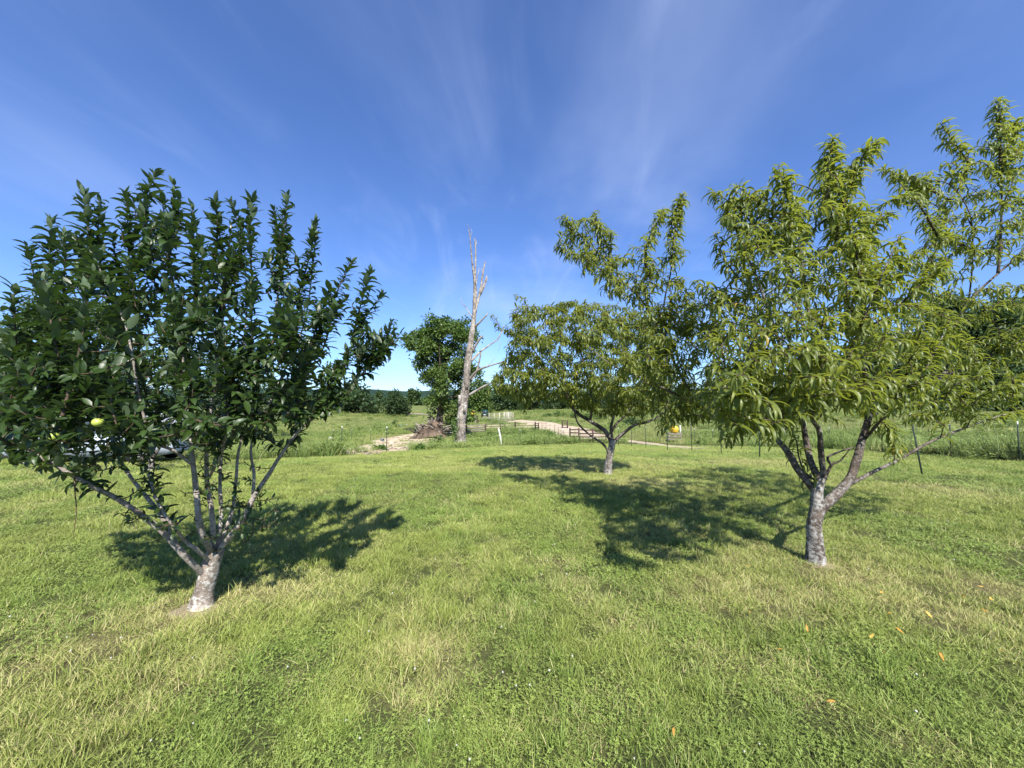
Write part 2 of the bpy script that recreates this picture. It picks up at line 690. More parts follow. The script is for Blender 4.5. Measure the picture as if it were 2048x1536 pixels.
def grow(skel, att, mode, minlen=.12, zpen=.8, bend=.35, maxlen=None):
    """join every attractor to the nearest wood; later twigs may start on earlier ones"""
    nodes = np.array(skel, float)
    d0 = np.min(np.linalg.norm(att[:, None] - nodes[None], axis=2), axis=1)
    tw = []
    for i in np.argsort(d0):
        a = att[i]
        dv = a - nodes
        dist = np.linalg.norm(dv, axis=1)
        cost = dist + zpen * np.maximum(0, -dv[:, 2]) + .25 * np.maximum(0, np.hypot(dv[:, 0], dv[:, 1]) - dist * .8)
        cost[dist < minlen] += 3
        b = nodes[np.argmin(cost)]
        ln = np.linalg.norm(a - b)
        if mode == 'up':
            c = np.array([a[0] * .75 + b[0] * .25, a[1] * .75 + b[1] * .25, b[2] * .45 + a[2] * .55 - .1 * ln])
        else:
            c = (a + b) / 2 + np.array([0, 0, bend * ln]) + rng.normal(0, .06, 3) * ln
        k = max(4, int(ln / .09))
        t = np.linspace(0, 1, k)[:, None]
        pts = (1 - t) ** 2 * b + 2 * t * (1 - t) * c + t * t * a
        pts[1:-1] += rng.normal(0, .012, (k - 2, 3)) * min(1, ln)
        tw.append(pts)
        nodes = np.vstack([nodes, pts[1:]])
    return tw


def scatter_leaves(tw, spacing, leaf_from, length, style):
    """returns pos, dir, up, len"""
    Ps, Ds, Us, Ls = [], [], [], []
    for pts in tw:
        seg = np.linalg.norm(np.diff(pts, axis=0), axis=1)
        s_ = np.concatenate([[0], np.cumsum(seg)])
        tot = s_[-1]
        st = max(tot * leaf_from, tot - length)
        n = max(4, int((tot - st) / spacing))
        q = np.linspace(st, tot, n) + rng.uniform(-.5, .5, n) * spacing * .8
        q = np.clip(q, 0, tot)
        pos = np.stack([np.interp(q, s_, pts[:, i]) for i in range(3)], 1)
        ax = nrm(np.stack([np.interp(q + .01, s_, pts[:, i]) - np.interp(q - .03, s_, pts[:, i]) for i in range(3)], 1) + 1e-5)
        az = np.arange(n) * 2.39996 + rng.uniform(0, 6.28)
        ref = np.where(np.abs(ax[:, 2:3]) > .85, np.array([[1.0, 0, 0]]), np.array([[0, 0, 1.0]]))
        e1 = nrm(np.cross(ref, ax))
        e2 = np.cross(ax, e1)
        rad = np.cos(az)[:, None] * e1 + np.sin(az)[:, None] * e2
        tipf = (q - st) / max(tot - st, 1e-6)
        if style == 'apple':
            d = rad * (1.0 - .4 * tipf[:, None] ** 4) + ax * (.34 + .60 * tipf[:, None] ** 4) + rng.normal(0, .26, (n, 3))
            d[:, 2] += .12
            up = np.array([0, 0, 1.0]) + ax * .6 + rng.normal(0, .25, (n, 3))
            ln = rng.uniform(.55, 1.25, n) * (1 - .25 * tipf ** 4)
        else:
            d = rad * .85 + ax * (.28 + .3 * tipf[:, None]) + rng.normal(0, .25, (n, 3))
            d[:, 2] = d[:, 2] * .55 + .12
            up = np.array([0, 0, 1.0]) + rng.normal(0, .22, (n, 3))
            ln = rng.uniform(.5, 1.25, n) * (1 - .3 * tipf ** 5)
        Ps.append(pos)
        Ds.append(nrm(d))
        Us.append(up)
        Ls.append(ln)
    return np.vstack(Ps), np.vstack(Ds), np.vstack(Us), np.concatenate(Ls)


def single_leaves(root, name, tpls, pos, d, up, ln, var, tint, alpha, m, idx, base):
    """each leaf that shows largest is its own part, sharing one of a few meshes"""
    lev = 5
    cache = {}
    Fr = frames(d[idx], up[idx])
    for j, i in enumerate(idx):
        key = (int(var[i]), int(tint[i] * lev * .999), bool(alpha[i] > .99))
        if key not in cache:
            V, Q, UV = tpls[key[0]]
            A = np.zeros((len(V), 4), np.float32)
            A[:, 0] = (key[1] + .5) / lev
            A[:, 1] = UV[:, 0]
            A[:, 2] = UV[:, 1]
            A[:, 3] = alpha[i]
            cache[key] = mesh_np(name, V, Q, m, {'tint': ('FLOAT_COLOR', A)})
        o = bpy.data.objects.new(name, cache[key])
        link(o)
        o.parent = root
        R = Fr[j].T * ln[i]
        Mx = Matrix([[*R[0], pos[i][0] - base[0]], [*R[1], pos[i][1] - base[1]], [*R[2], pos[i][2] - base[2]], [0, 0, 0, 1]])
        o.matrix_local = Mx


def skel_nodes(limbs, step=.07, skip=0.0):
    o = []
    for pts, rad in limbs:
        q, _ = resample(np.asarray(pts, float), np.asarray(rad, float) * np.ones(len(pts)), step)
        o.append(q[int(len(q) * skip):])
    return np.vstack(o)


def wood(root, base, trunk, limbs, twigs, mt, ml, mtw, sides=14, res=.03, twr=(.006, .0022), rough=.10, twname='twigs'):
    b = MB()
    for p, r in trunk:
        b.tube(p, r, sides + 6, rough=rough, res=res)
    add('trunk', b.me('trunk', mt, base, True), root)
    for p, r in limbs:
        b = MB()
        b.tube(p, r, sides, rough=rough * .8, res=res * 1.3)
        add('limb', b.me('limb', ml, base, True), root)
    if twigs:
        b = MB()
        for p in twigs:
            ln = np.linalg.norm(p[-1] - p[0])
            r0 = twr[0] * (.6 + ln * 1.3)
            b.tube(p, np.linspace(r0, twr[1], len(p)), 5, cap=False)
        add(twname, b.me(twname, mtw, base, True), root, kind='stuff')

# ================================================================== SETTING
def px_list(l, z=0):
    return np.array([P(*q) for q in l])


def G2(l):
    return np.array([G(*q) for q in l])


# dirt track polylines (found from where they cross the land), widths in metres
def world_line(l):
    return G2(l)


track_a = world_line([(1030, 842), (1075, 846), (1110, 853), (1140, 862), (1165, 871), (1205, 879), (1262, 883), (1330, 892), (1400, 899)])
track_b = world_line([(900, 858), (950, 856), (1000, 855), (1050, 854), (1100, 855), (1140, 860)])


def seg_dist(x, y, line):
    d = np.full(x.shape, 1e9)
    for i in range(len(line) - 1):
        a, b = line[i][:2], line[i + 1][:2]
        ab = b - a
        t = np.clip(((x - a[0]) * ab[0] + (y - a[1]) * ab[1]) / (ab @ ab), 0, 1)
        d = np.minimum(d, np.hypot(x - a[0] - t * ab[0], y - a[1] - t * ab[1]))
    return d


# where the mown lawn ends (a line running from left to right, then up along the wire fence)
lawn_edge = G2([(-900, 960), (-300, 930), (200, 920), (480, 922), (640, 916), (760, 906), (900, 899), (1000, 893), (1130, 890), (1215, 887), (1300, 885), (1420, 890), (1600, 897), (1765, 905), (1903, 914), (2048, 924), (2300, 940)])
_le = lawn_edge[:, 1] / np.maximum(lawn_edge[:, 1], 1e-6)


def lawn_far(x, y):
    """depth at which the mown lawn ends in the direction of (x,y)"""
    an = np.arctan2(x, np.maximum(y, .01))
    la = np.arctan2(lawn_edge[:, 0], lawn_edge[:, 1])
    lr = np.hypot(lawn_edge[:, 0], lawn_edge[:, 1])
    return np.interp(an, la, lr)


dry_spots = [((1115, 1125), .16), ((1150, 1165), .14), ((1325, 1110), .13), ((1440, 1120), .2), ((1560, 1215), .22), ((1620, 1190), .2),
             ((1455, 1335), .10), ((1560, 1330), .09), ((1620, 1400), .07), ((1850, 1490), .07), ((1500, 1180), .3), ((1700, 1150), .35),
             ((1640, 1135), .28), ((130, 1240), .20), ((230, 1235), .18), ((60, 1310), .2), ((20, 1345), .16), ((300, 1220), .18), ((420, 1215), .2),
             ((560, 1180), .25), ((480, 1200), .16), ((860, 1300), .16), ((900, 1345), .10), ((820, 1400), .10), ((1000, 1230), .10),
             ((1270, 1240), .14), ((1180, 1200), .10), ((1380, 1290), .08), ((1330, 1060), .35), ((1950, 985), .5), ((1880, 975), .4), ((1560, 1090), .3),
             ((1900, 1230), .25), ((2000, 1180), .3), ((1800, 1200), .2), ((1180, 935), 1.2), ((1480, 925), 1.0), ((1300, 965), .7), ((240, 1215), .1), ((90, 1270), .25), ((180, 1290), .2), ((330, 1240), .2), ((20, 1300), .25), ((1380, 1200), .2), ((1440, 1170), .25)]
dry_pts = [(G(*p), r) for p, r in dry_spots]
lush_spots = [((1210, 1150), .5), ((1120, 1060), .6), ((1280, 1200), .25), ((1700, 1330), .5), ((1850, 1380), .5), ((1950, 1480), .4), ((1200, 1440), .35),
              ((1300, 1500), .4), ((100, 1180), .6), ((30, 1230), .3), ((250, 1100), .6), ((1180, 1000), .8), ((1500, 1040), .8), ((1620, 1490), .4), ((1500, 1400), .3),
              ((1350, 1250), .3), ((520, 1500), .25)]
lush_pts = [(G(*p), r) for p, r in lush_spots]


def lawn_state(x, y):
    """dryness, lushness, brightness 0..1 of the turf"""
    dist = np.hypot(x, y)
    big = fbm(x * .55 + 3, y * .35 + 9, 1, 4)
    small = fbm(x * 2.6, y * 2.1, 5, 3)
    dry = sstep((big * .35 + small * .65 - .48) / .25) * .5
    for (g, r) in dry_pts:
        q = ((x - g[0]) ** 2 / (r * 1.6) ** 2 + (y - g[1]) ** 2 / r ** 2)
        dry = np.maximum(dry, np.exp(-q * .7) * (.60 + .75 * small))
    lush = sstep((fbm(x * .8 + 40, y * .6, 9, 4) - .48) / .14)
    for (g, r) in lush_pts:
        q = ((x - g[0]) ** 2 / (r * 1.3) ** 2 + (y - g[1]) ** 2 / r ** 2)
        lush = np.maximum(lush, np.exp(-q) * (.5 + small))
    lush = np.clip(lush, 0, 1)
    dry = np.clip(dry * (1 - .35 * lush), 0, 1)
    # mower passes show as faint bands
    band = .5 + .5 * np.sin((y * 1.0 + x * .12 + .5 * np.sin(x * .3)) * 2 * np.pi / 1.25)
    br = .5 + .28 * (band - .5) * sstep((dist - 4) / 6) + .8 * (fbm(x * 1.3, y * 1.3, 21, 4) - .5)
    return dry, lush, np.clip(br, 0, 1)


# --- bare earth patch by the brush pile
earth_poly = np.array([(690, 908), (720, 893), (755, 884), (790, 874), (830, 868), (880, 872), (875, 884), (850, 897), (800, 905), (740, 912)])
_eg = G2([tuple(p) for p in earth_poly])


def earthness(x, y):
    k = inside(_eg[:, :2], x.ravel(), y.ravel()).reshape(x.shape)
    d = edge_dist(_eg[:, :2], x.ravel(), y.ravel()).reshape(x.shape)
    s_ = np.where(k, d, -d)
    return sstep((s_ + 1.2 + 2.6 * (fbm(x * .5, y * .35, 33, 3) - .5)) / 1.4)


# --- ground sheet
NA = 420
rad_ = np.concatenate([[0], np.geomspace(.5, 2200, 330)])
ang = np.linspace(0, 2 * np.pi, NA, endpoint=False)
gx = rad_[1:, None] * np.sin(ang)[None]
gy = rad_[1:, None] * np.cos(ang)[None]
gz = Hh(gx, gy)
rr_ = np.hypot(gx, gy)
gz = gz + (fbm(gx * 3, gy * 3, 50, 2) - .5) * .02
gz = gz + (fbm(gx * .8, gy * .8, 51, 3) - .5) * .18 * sstep((rr_ - lawn_far(gx, gy) - 2) / 10) * sstep(gy / 10)
V = np.concatenate([[[0, 0, 0]], np.stack([gx, gy, gz], -1).reshape(-1, 3)])
i = np.arange(len(rad_) - 2)[:, None]
j = np.arange(NA)[None]
Q = np.stack([1 + i * NA + j, 1 + (i + 1) * NA + j, 1 + (i + 1) * NA + (j + 1) % NA, 1 + i * NA + (j + 1) % NA], -1).reshape(-1, 4)
T = np.stack([np.zeros(NA, int), 1 + np.arange(NA), 1 + (np.arange(NA) + 1) % NA], 1)
fx, fy = V[:, 0], V[:, 1]
dry, lush, br = lawn_state(fx, fy)
fld = sstep((np.hypot(fx, fy) - lawn_far(fx, fy)) / 1.0) * (fy > -5)
ea = earthness(fx, fy) * fld
gm = mat('ground_turf')
b = NB(gm)
at = b.new('ShaderNodeAttribute', attribute_name='gc')
s3 = b.new('ShaderNodeSeparateColor')
b.l.new(at.outputs['Color'], s3.inputs[0])
n1 = b.noise(14, 6, .7)
n2 = b.noise(90, 4, .7)
nf = b.noise(.35, 8, .68)
lawn_c = b.mix(b.ramp(n1, .35, .65), (.060, .075, .024, 1), (.10, .115, .035, 1))
lawn_c = b.mix(b.math('MULTIPLY', s3.outputs[0], .6), lawn_c, (.24, .19, .10, 1))
lawn_c = b.mix(b.math('MULTIPLY', b.ramp(n2, .45, .7), .5), lawn_c, (.025, .035, .012, 1))
field_c = b.mix(b.ramp(nf, .38, .62), (.12, .15, .042, 1), (.20, .215, .068, 1))
nf2 = b.noise(2.3, 8, .75)
field_c = b.mix(b.math('MULTIPLY', b.ramp(nf2, .45, .62), .55), field_c, (.045, .075, .018, 1))
col = b.mix(s3.outputs[1], lawn_c, field_c)
earth_c = b.mix(b.ramp(b.noise(1.2, 6, .7), .3, .7), (.40, .32, .21, 1), (.60, .50, .36, 1))
col = b.mix(s3.outputs[2], col, earth_c)
b.principled(col, .95, b.bump(b.math('ADD', n2, n1), .8, .03), .1)
gme = mesh_np('ground', V, [Q[:, ::-1], T[:, ::-1]], gm, {'gc': ('FLOAT_COLOR', np.stack([dry, fld, ea, np.ones_like(dry)], 1).astype(np.float32))})
gobj = add('ground', gme, kind='structure')


# --- tracks
def strip(name, line, width, m, lift=.03, wob=.6):
    q, _ = resample(np.asarray(line), np.ones(len(line)), .8)
    tan = nrm(np.gradient(q[:, :2], axis=0))
    nn = np.stack([-tan[:, 1], tan[:, 0]], 1)
    K = 9
    off = np.linspace(-.5, .5, K)
    n = len(q)
    wd = width * (1 + wob * (fbm(np.arange(n) * .22, np.zeros(n), 3, 3) - .5))
    xy = q[:, None, :2] + nn[:, None] * (off[None, :, None] * wd[:, None, None])
    edge = (np.abs(off) > .45)
    xy[:, edge] += rng.normal(0, .10, (n, edge.sum(), 2))
    z = Hh(xy[..., 0], xy[..., 1]) + lift - (np.abs(off)[None] > .45) * (lift + .05)
    V = np.concatenate([xy, z[..., None]], -1).reshape(-1, 3)
    i = np.arange(n - 1)[:, None]
    j = np.arange(K - 1)[None]
    Q = np.stack([i * K + j, (i + 1) * K + j, (i + 1) * K + j + 1, i * K + j + 1], -1).reshape(-1, 4)
    me = mesh_np(name, V, Q[:, ::-1], m)
    return add(name, me, kind='structure')


dm = mat('dirt_track')
b = NB(dm)
c_ = b.mix(b.ramp(b.noise(.7, 7, .7), .32, .68), (.30, .23, .155, 1), (.56, .46, .34, 1))
c_ = b.mix(b.math('MULTIPLY', b.ramp(b.noise(5, 5, .7), .55, .7), .5), c_, (.13, .14, .05, 1))
b.principled(c_, .95, b.bump(b.noise(12, 5), .6, .03), .1)
strip('dirt_track', track_a[:6], 6.5, dm, .08, .8)
strip('dirt_track', track_a[5:], 1.6, dm, .07, .8)
strip('dirt_track', track_b, 1.5, dm, .06, 1.0)
strip('dirt_track', track_b + np.array([0, 3.4, 0]), 1.1, dm, .06, 1.0)


# ------------------------------------------------------------------ grass
def blade_clump(n, R, hmin, hmax, wmin, wmax, lean=.5, segs=2, droop=.5):
    r = R * np.sqrt(rng.uniform(0, 1, n))
    a = rng.uniform(0, 6.283, n)
    bx, by = r * np.cos(a), r * np.sin(a)
    h = rng.uniform(hmin, hmax, n)
    wd = rng.uniform(wmin, wmax, n)
    la = rng.uniform(0, 6.283, n)
    lx, ly = np.cos(la), np.sin(la)
    ln = rng.uniform(.1, 1, n) * lean
    fa = rng.uniform(0, 6.283, n)
    sx, sy = np.cos(fa), np.sin(fa)
    Vs, Qs = [], []
    ts = np.linspace(0, 1, segs + 1)
    for t in ts:
        ww = wd * (1 - t ** 1.6) * .5 + .0002
        ox = bx + lx * ln * h * (t + droop * t * t)
        oy = by + ly * ln * h * (t + droop * t * t)
        oz = h * (t - .35 * droop * ln * t * t) - .008
        Vs.append(np.stack([ox - sx * ww, oy - sy * ww, oz], 1))
        Vs.append(np.stack([ox + sx * ww, oy + sy * ww, oz], 1))
    V = np.stack(Vs, 1)          # n, 2*(segs+1), 3
    nv = V.shape[1]
    q = np.array([[2 * k, 2 * k + 1, 2 * k + 3, 2 * k + 2] for k in range(segs)])
    Q = (q[None] + (np.arange(n) * nv)[:, None, None]).reshape(-1, 4)
    rnd = np.repeat(rng.uniform(0, 1, n), nv)
    tt = np.tile(np.repeat(ts, 2), n)
    return V.reshape(-1, 3), Q, rnd, tt


def clover_clump(n, R, h0, h1, s0, s1):
    Vs, Qs, rn, tt, k = [], [], [], [], 0
    for i in range(n):
        r = R * math.sqrt(rng.uniform())
        a = rng.uniform(0, 6.283)
        c = np.array([r * math.cos(a), r * math.sin(a), rng.uniform(h0, h1)])
        s = rng.uniform(s0, s1)
        a0 = rng.uniform(0, 6.283)
        tilt = rng.normal(0, .35, 2)
        rv = rng.uniform()
        for m_ in range(3):
            an = a0 + m_ * 2.094
            ca, sa = math.cos(an), math.sin(an)
            pts = np.array([[0, 0], [.5, .38], [.95, .30], [.98, -.30], [.5, -.38]]) * s
            V = np.stack([pts[:, 0] * ca - pts[:, 1] * sa, pts[:, 0] * sa + pts[:, 1] * ca, np.abs(pts[:, 1]) * .3 + pts[:, 0] * .15], 1)
            V[:, 2] += V[:, 0] * tilt[0] + V[:, 1] * tilt[1]
            Vs.append(V + c)
            Qs.append(np.array([[0, 4, 3, 2, 1]]) + k)
            k += 5
            rn += [rv] * 5
            tt += [.75] * 5
    return np.vstack(Vs), np.vstack(Qs), np.array(rn), np.array(tt)


def instanced(name, variants, pts, vidx, rotz, scl, gcol, m, tilt=None):
    """one object: the clump shapes and the points they stand on, joined by geometry nodes"""
    Vs, Fs, vid, a_rnd, a_t, n = [], [], [], [], [], 0
    for k, (V, Q, r, t) in enumerate(variants):
        Vs.append(V)
        Fs.append(np.asarray(Q) + n)
        n += len(V)
        vid.append(np.full(len(V), k))
        a_rnd.append(r)
        a_t.append(t)
    Vs.append(pts)
    npnt = len(pts)
    vid.append(100 + vidx)
    z0 = np.zeros(npnt)
    a_rnd.append(z0)
    a_t.append(z0)
    tot = n + npnt
    rot = np.zeros((tot, 3), np.float32)
    rot[n:, 2] = rotz
    if tilt is not None:
        rot[n:, 0:2] = tilt
    sv = np.ones((tot, 3), np.float32)
    sv[n:] = scl if scl.ndim == 2 else scl[:, None]
    gc = np.ones((tot, 4), np.float32)
    gc[n:, :3] = gcol
    bl = np.zeros((tot, 4), np.float32)
    bl[:, 0] = np.concatenate(a_rnd)
    bl[:, 1] = np.concatenate(a_t)
    bl[:, 3] = 1
    _o = 0
    for (V_, Q_, r_, t_) in variants:
        if np.all(t_ == .75):
            bl[_o:_o + len(V_), 3] = 2
        _o += len(V_)
    me = mesh_np(name, np.vstack(Vs), Fs, m, {
        'vid': ('INT', np.concatenate(vid).astype(np.int32)), 'rot': ('FLOAT_VECTOR', rot),
        'scl': ('FLOAT_VECTOR', sv), 'gcol': ('FLOAT_COLOR', gc), 'bl': ('FLOAT_COLOR', bl)}, smooth=False)
    o = add(name, me, kind='stuff')
    g = bpy.data.node_groups.new(name + '_scatter', 'GeometryNodeTree')
    g.interface.new_socket('Geometry', in_out='INPUT', socket_type='NodeSocketGeometry')
    g.interface.new_socket('Geometry', in_out='OUTPUT', socket_type='NodeSocketGeometry')
    gi, go = g.nodes.new('NodeGroupInput'), g.nodes.new('NodeGroupOutput')
    jn = g.nodes.new('GeometryNodeJoinGeometry')

    def named(nm, typ):
        a = g.nodes.new('GeometryNodeInputNamedAttribute')
        a.data_type = typ
        a.inputs['Name'].default_value = nm
        return [s for s in a.outputs if s.enabled and s.name == 'Attribute'][0]
    va = named('vid', 'INT')
    ra = named('rot', 'FLOAT_VECTOR')
    sa = named('scl', 'FLOAT_VECTOR')

    def sepn(val):
        c = g.nodes.new('FunctionNodeCompare')
        c.data_type = 'INT'
        c.operation = 'EQUAL'
        ins = [s for s in c.inputs if s.enabled]
        g.links.new(va, ins[0])
        ins[1].default_value = val
        s = g.nodes.new('GeometryNodeSeparateGeometry')
        s.domain = 'POINT'
        g.links.new(gi.outputs[0], s.inputs[0])
        g.links.new(c.outputs[0], s.inputs[1])
        return s.outputs[0]
    for k in range(len(variants)):
        ip = g.nodes.new('GeometryNodeInstanceOnPoints')
        g.links.new(sepn(100 + k), ip.inputs['Points'])
        g.links.new(sepn(k), ip.inputs['Instance'])
        g.links.new(ra, ip.inputs['Rotation'])
        g.links.new(sa, ip.inputs['Scale'])
        g.links.new(ip.outputs[0], jn.inputs[0])
    g.links.new(jn.outputs[0], go.inputs[0])
    md = o.modifiers.new('scatter', 'NODES')
    md.node_group = g
    return o


def grass_mat(name, g1, g2, lushc, straw, tip=.45, tf=.24, transc=(.20, .26, .04)):
    m = mat(name)
    b = NB(m)
    ins = b.new('ShaderNodeAttribute', attribute_name='gcol', attribute_type='INSTANCER')
    s1 = b.new('ShaderNodeSeparateColor')
    b.l.new(ins.outputs['Color'], s1.inputs[0])
    bl = b.new('ShaderNodeAttribute', attribute_name='bl')
    s2 = b.new('ShaderNodeSeparateColor')
    b.l.new(bl.outputs['Color'], s2.inputs[0])
    dry, lush, brt = s1.outputs[0], s1.outputs[1], s1.outputs[2]
    rnd, t = s2.outputs[0], s2.outputs[1]
    col = b.mix(rnd, (*g1, 1), (*g2, 1))
    col = b.mix(b.math('MULTIPLY', lush, .75), col, (*lushc, 1))
    notclover = b.math('SUBTRACT', 1.0, b.math('GREATER_THAN', bl.outputs['Alpha'], 1.5))
    thr = b.math('MULTIPLY', b.math('ADD', b.math('MULTIPLY', dry, .62), .06), notclover)
    isd = b.math('LESS_THAN', b.math('FRACT', b.math('MULTIPLY', rnd, 7.31)), thr)
    col = b.mix(b.math('MULTIPLY', isd, .85), col, (*straw, 1))
    v = b.math('ADD', b.math('MULTIPLY', brt, .9), .55)
    hsv = b.new('ShaderNodeHueSaturation')
    b.l.new(col, hsv.inputs['Color'])
    b.l.new(v, hsv.inputs['Value'])
    col = b.mix(b.math('MULTIPLY', t, tip), hsv.outputs[0], (*[min(1, c * 2.0) for c in g2], 1))
    pr = b.principled(col, .5, None, .35, outp=False)
    tr = b.new('ShaderNodeBsdfTranslucent')
    tc_ = b.mix(b.math('MULTIPLY', isd, .8), (*transc, 1), (*straw, 1))
    b.put(tr.inputs['Color'], tc_)
    mx = b.new('ShaderNodeMixShader')
    mx.inputs[0].default_value = tf
    b.l.new(pr, mx.inputs[1])
    b.l.new(tr.outputs[0], mx.inputs[2])
    b.out(mx.outputs[0])
    return m


M['lawn_blade'] = grass_mat('lawn_blade', (.080, .126, .022), (.268, .308, .072), (.058, .142, .022), (.54, .45, .24))
M['field_blade'] = grass_mat('field_blade', (.110, .160, .034), (.210, .255, .068), (.062, .135, .026), (.40, .35, .17))


def wedge(n, r0, r1, half_ang, jit=None):
    r = np.sqrt(rng.uniform(r0 ** 2, r1 ** 2, n))
    a = rng.uniform(-half_ang, half_ang, n)
    return r * np.sin(a), r * np.cos(a)


HA = math.radians(62)


def area(r0, r1):
    return HA * (r1 ** 2 - r0 ** 2)


# ---- lawn, three rings of growing clump size
lv = [blade_clump(70, .085, .022, .055, .0026, .0048, 1.1),
      blade_clump(70, .085, .025, .062, .0022, .0042, 1.3),
      blade_clump(50, .085, .018, .040, .0030, .0055, 1.6),
      blade_clump(34, .05, .06, .12, .0030, .0050, .55, 3),
      clover_clump(44, .10, .012, .038, .004, .0075),
      clover_clump(36, .10, .012, .035, .005, .009)]
XS, YS, VI, SC, DR, LU, BR = [], [], [], [], [], [], []


def lawn_ring(r0, r1, dens, s, tall=.02):
    n = int(area(r0, r1) * dens)
    x, y = wedge(n, r0, r1, HA)
    k = np.hypot(x, y) < lawn_far(x, y) + rng.normal(0, .25, n)
    x, y = x[k], y[k]
    n = len(x)
    d, l, bb = lawn_state(x, y)
    v = rng.integers(0, 3, n)
    cl = rng.uniform(0, 1, n) < l * .38
    v[cl] = 4 + (rng.uniform(0, 1, cl.sum()) < .4)
    ta = (rng.uniform(0, 1, n) < tall * (1 + 3 * (fbm(x * 1.5, y * 1.5, 71, 2) > .6)))
    v[ta] = 3
    XS.append(x), YS.append(y), VI.append(v)
    sz = s * rng.uniform(.75, 1.25, n)
    sz *= 1 - .35 * np.clip(d - .5, 0, 1)
    SC.append(sz)
    DR.append(d), LU.append(l), BR.append(bb + rng.normal(0, .14, n))


lawn_ring(1.0, 3.2, 330, .95, .035)
lawn_ring(3.2, 6, 210, 1.1, .03)
lawn_ring(6, 11, 95, 1.45, .02)
lawn_ring(11, 18, 42, 2.0, .01)
lawn_ring(18, 34, 20, 2.6, .01)
x, y = np.concatenate(XS), np.concatenate(YS)
vi = np.concatenate(VI)
scl = np.concatenate(SC)
pz = Hh(x, y)
gcol = np.clip(np.stack([np.concatenate(DR), np.concatenate(LU), np.concatenate(BR)], 1), 0, 1)
sv = np.stack([scl, scl, scl * np.where(scl > 1.6, .75, .95)], 1)
instanced('grass', lv, np.stack([x, y, pz], 1), vi, rng.uniform(0, 6.283, len(x)), sv, gcol, M['lawn_blade'])
print('lawn clumps', len(x))

# ---- rough field grass and weeds beyond the lawn
fv = [blade_clump(60, .28, .12, .42, .010, .020, .55, 2),
      blade_clump(60, .28, .10, .32, .012, .024, .8, 2),
      blade_clump(40, .22, .25, .70, .010, .018, .35, 3),
      clover_clump(60, .26, .08, .34, .025, .05)]
XS, YS, VI, SC, DR, LU, BR = [], [], [], [], [], [], []


def field_ring(r0, r1, dens, s):
    n = int(area(r0, r1) * dens)
    x, y = wedge(n, r0, r1, HA)
    lf = lawn_far(x, y)
    k = np.hypot(x, y) > lf + rng.normal(0, .3, n)
    dt = np.minimum(seg_dist(x, y, track_a[:6]) - 3.0, seg_dist(x, y, track_a[5:]) - .75)
    dt = np.minimum(dt, seg_dist(x, y, track_b) - .7)
    dt = np.minimum(dt, seg_dist(x, y, track_b + np.array([0, 3.4, 0])) - .5)
    k &= (dt + rng.normal(0, .35, n)) > 0
    k &= rng.uniform(0, 1, n) > earthness(x, y) * .93
    x, y = x[k], y[k]
    n = len(x)
    wd = fbm(x * .25, y * .18, 81, 4)
    v = np.where(rng.uniform(0, 1, n) < .5, 0, 1)
    v[(rng.uniform(0, 1, n) < .5) & (wd > .5)] = 3
    v[(rng.uniform(0, 1, n) < .3) & (wd < .5)] = 2
    edge = (np.hypot(x, y) - lawn_far(x, y))
    fence = (edge < 3.5) & (rng.uniform(0, 1, n) < .55)
    v[fence] = np.where(rng.uniform(0, 1, fence.sum()) < .6, 2, 3)
    XS.append(x), YS.append(y), VI.append(v)
    SC.append(s * rng.uniform(.6, 1.2, n) * (.75 + .5 * fbm(x * .4, y * .4, 5, 2)) * np.where(fence, 1.25, 1) * np.where(x > 12, 1.3, 1.05) * (.7 + 1.1 * np.clip((wd - .35) * 2.2, 0, .7)))
    LU.append(np.clip((wd - .42) * 4.5, 0, 1) * .95 + .25 * fence)
    DR.append(np.clip((.53 - wd) * 2.6 + .2 * (x > 12), 0, .8) * (1 - .6 * fence))
    BR.append(.42 + 1.5 * (fbm(x * .12, y * .3, 91, 4) - .5) - .12 * fence + rng.normal(0, .08, n))


field_ring(12, 30, 7.5, 1.0)
field_ring(30, 55, 3.0, 1.2)
field_ring(55, 110, .55, 1.7)
x, y = np.concatenate(XS), np.concatenate(YS)
vi = np.concatenate(VI)
scl = np.concatenate(SC)
gcol = np.clip(np.stack([np.concatenate(DR), np.concatenate(LU), np.concatenate(BR)], 1), 0, 1)
sv = np.stack([scl, scl, scl * .8], 1)
instanced('field_grass', fv, np.stack([x, y, Hh(x, y)], 1), vi, rng.uniform(0, 6.283, len(x)), sv, gcol, M['field_blade'])
print('field clumps', len(x))

# ---- distant wooded hill
hx = np.linspace(-1600, 1600, 120)
ridge = 26 + 22 * fbm(hx * .004 + 7, hx * 0, 3, 4) * 1.0
V, Q = [], []
for k, (yy, f) in enumerate(((800, 0.0), (900, .6), (1000, 1.0), (1150, .9), (1400, .0))):
    V.append(np.stack([hx, np.full_like(hx, yy) + hx * .05, ridge * f - 2 * (f == 0)], 1))
n = len(hx)
for k in range(4):
    for j in range(n - 1):
        Q.append([k * n + j, k * n + j + 1, (k + 1) * n + j + 1, (k + 1) * n + j])
add('hills', mesh_np('hills', np.vstack(V), np.array(Q), M['hill']), kind='structure')

# ================================================================== FRUIT TREES
apple_tpl = [leaf_tpl(.38, 4, c, f, twist=t) for c, f, t in ((.5, .25, 0), (.95, .4, .3), (.2, .15, -.2), (1.3, .5, 0), (-.3, .3, .1))]
lw = ([0, .12, .35, .6, .85, 1], [.05, .75, 1, .85, .4, .02])
peach_tpl = [leaf_tpl(w_, 6, c, f, lw, t) for w_, c, f, t in ((.17, 1.6, .5, .2), (.16, 2.3, .6, -.3), (.18, 1.2, .4, .0), (.15, 2.9, .7, .4), (.17, 2.0, .3, -.5))]

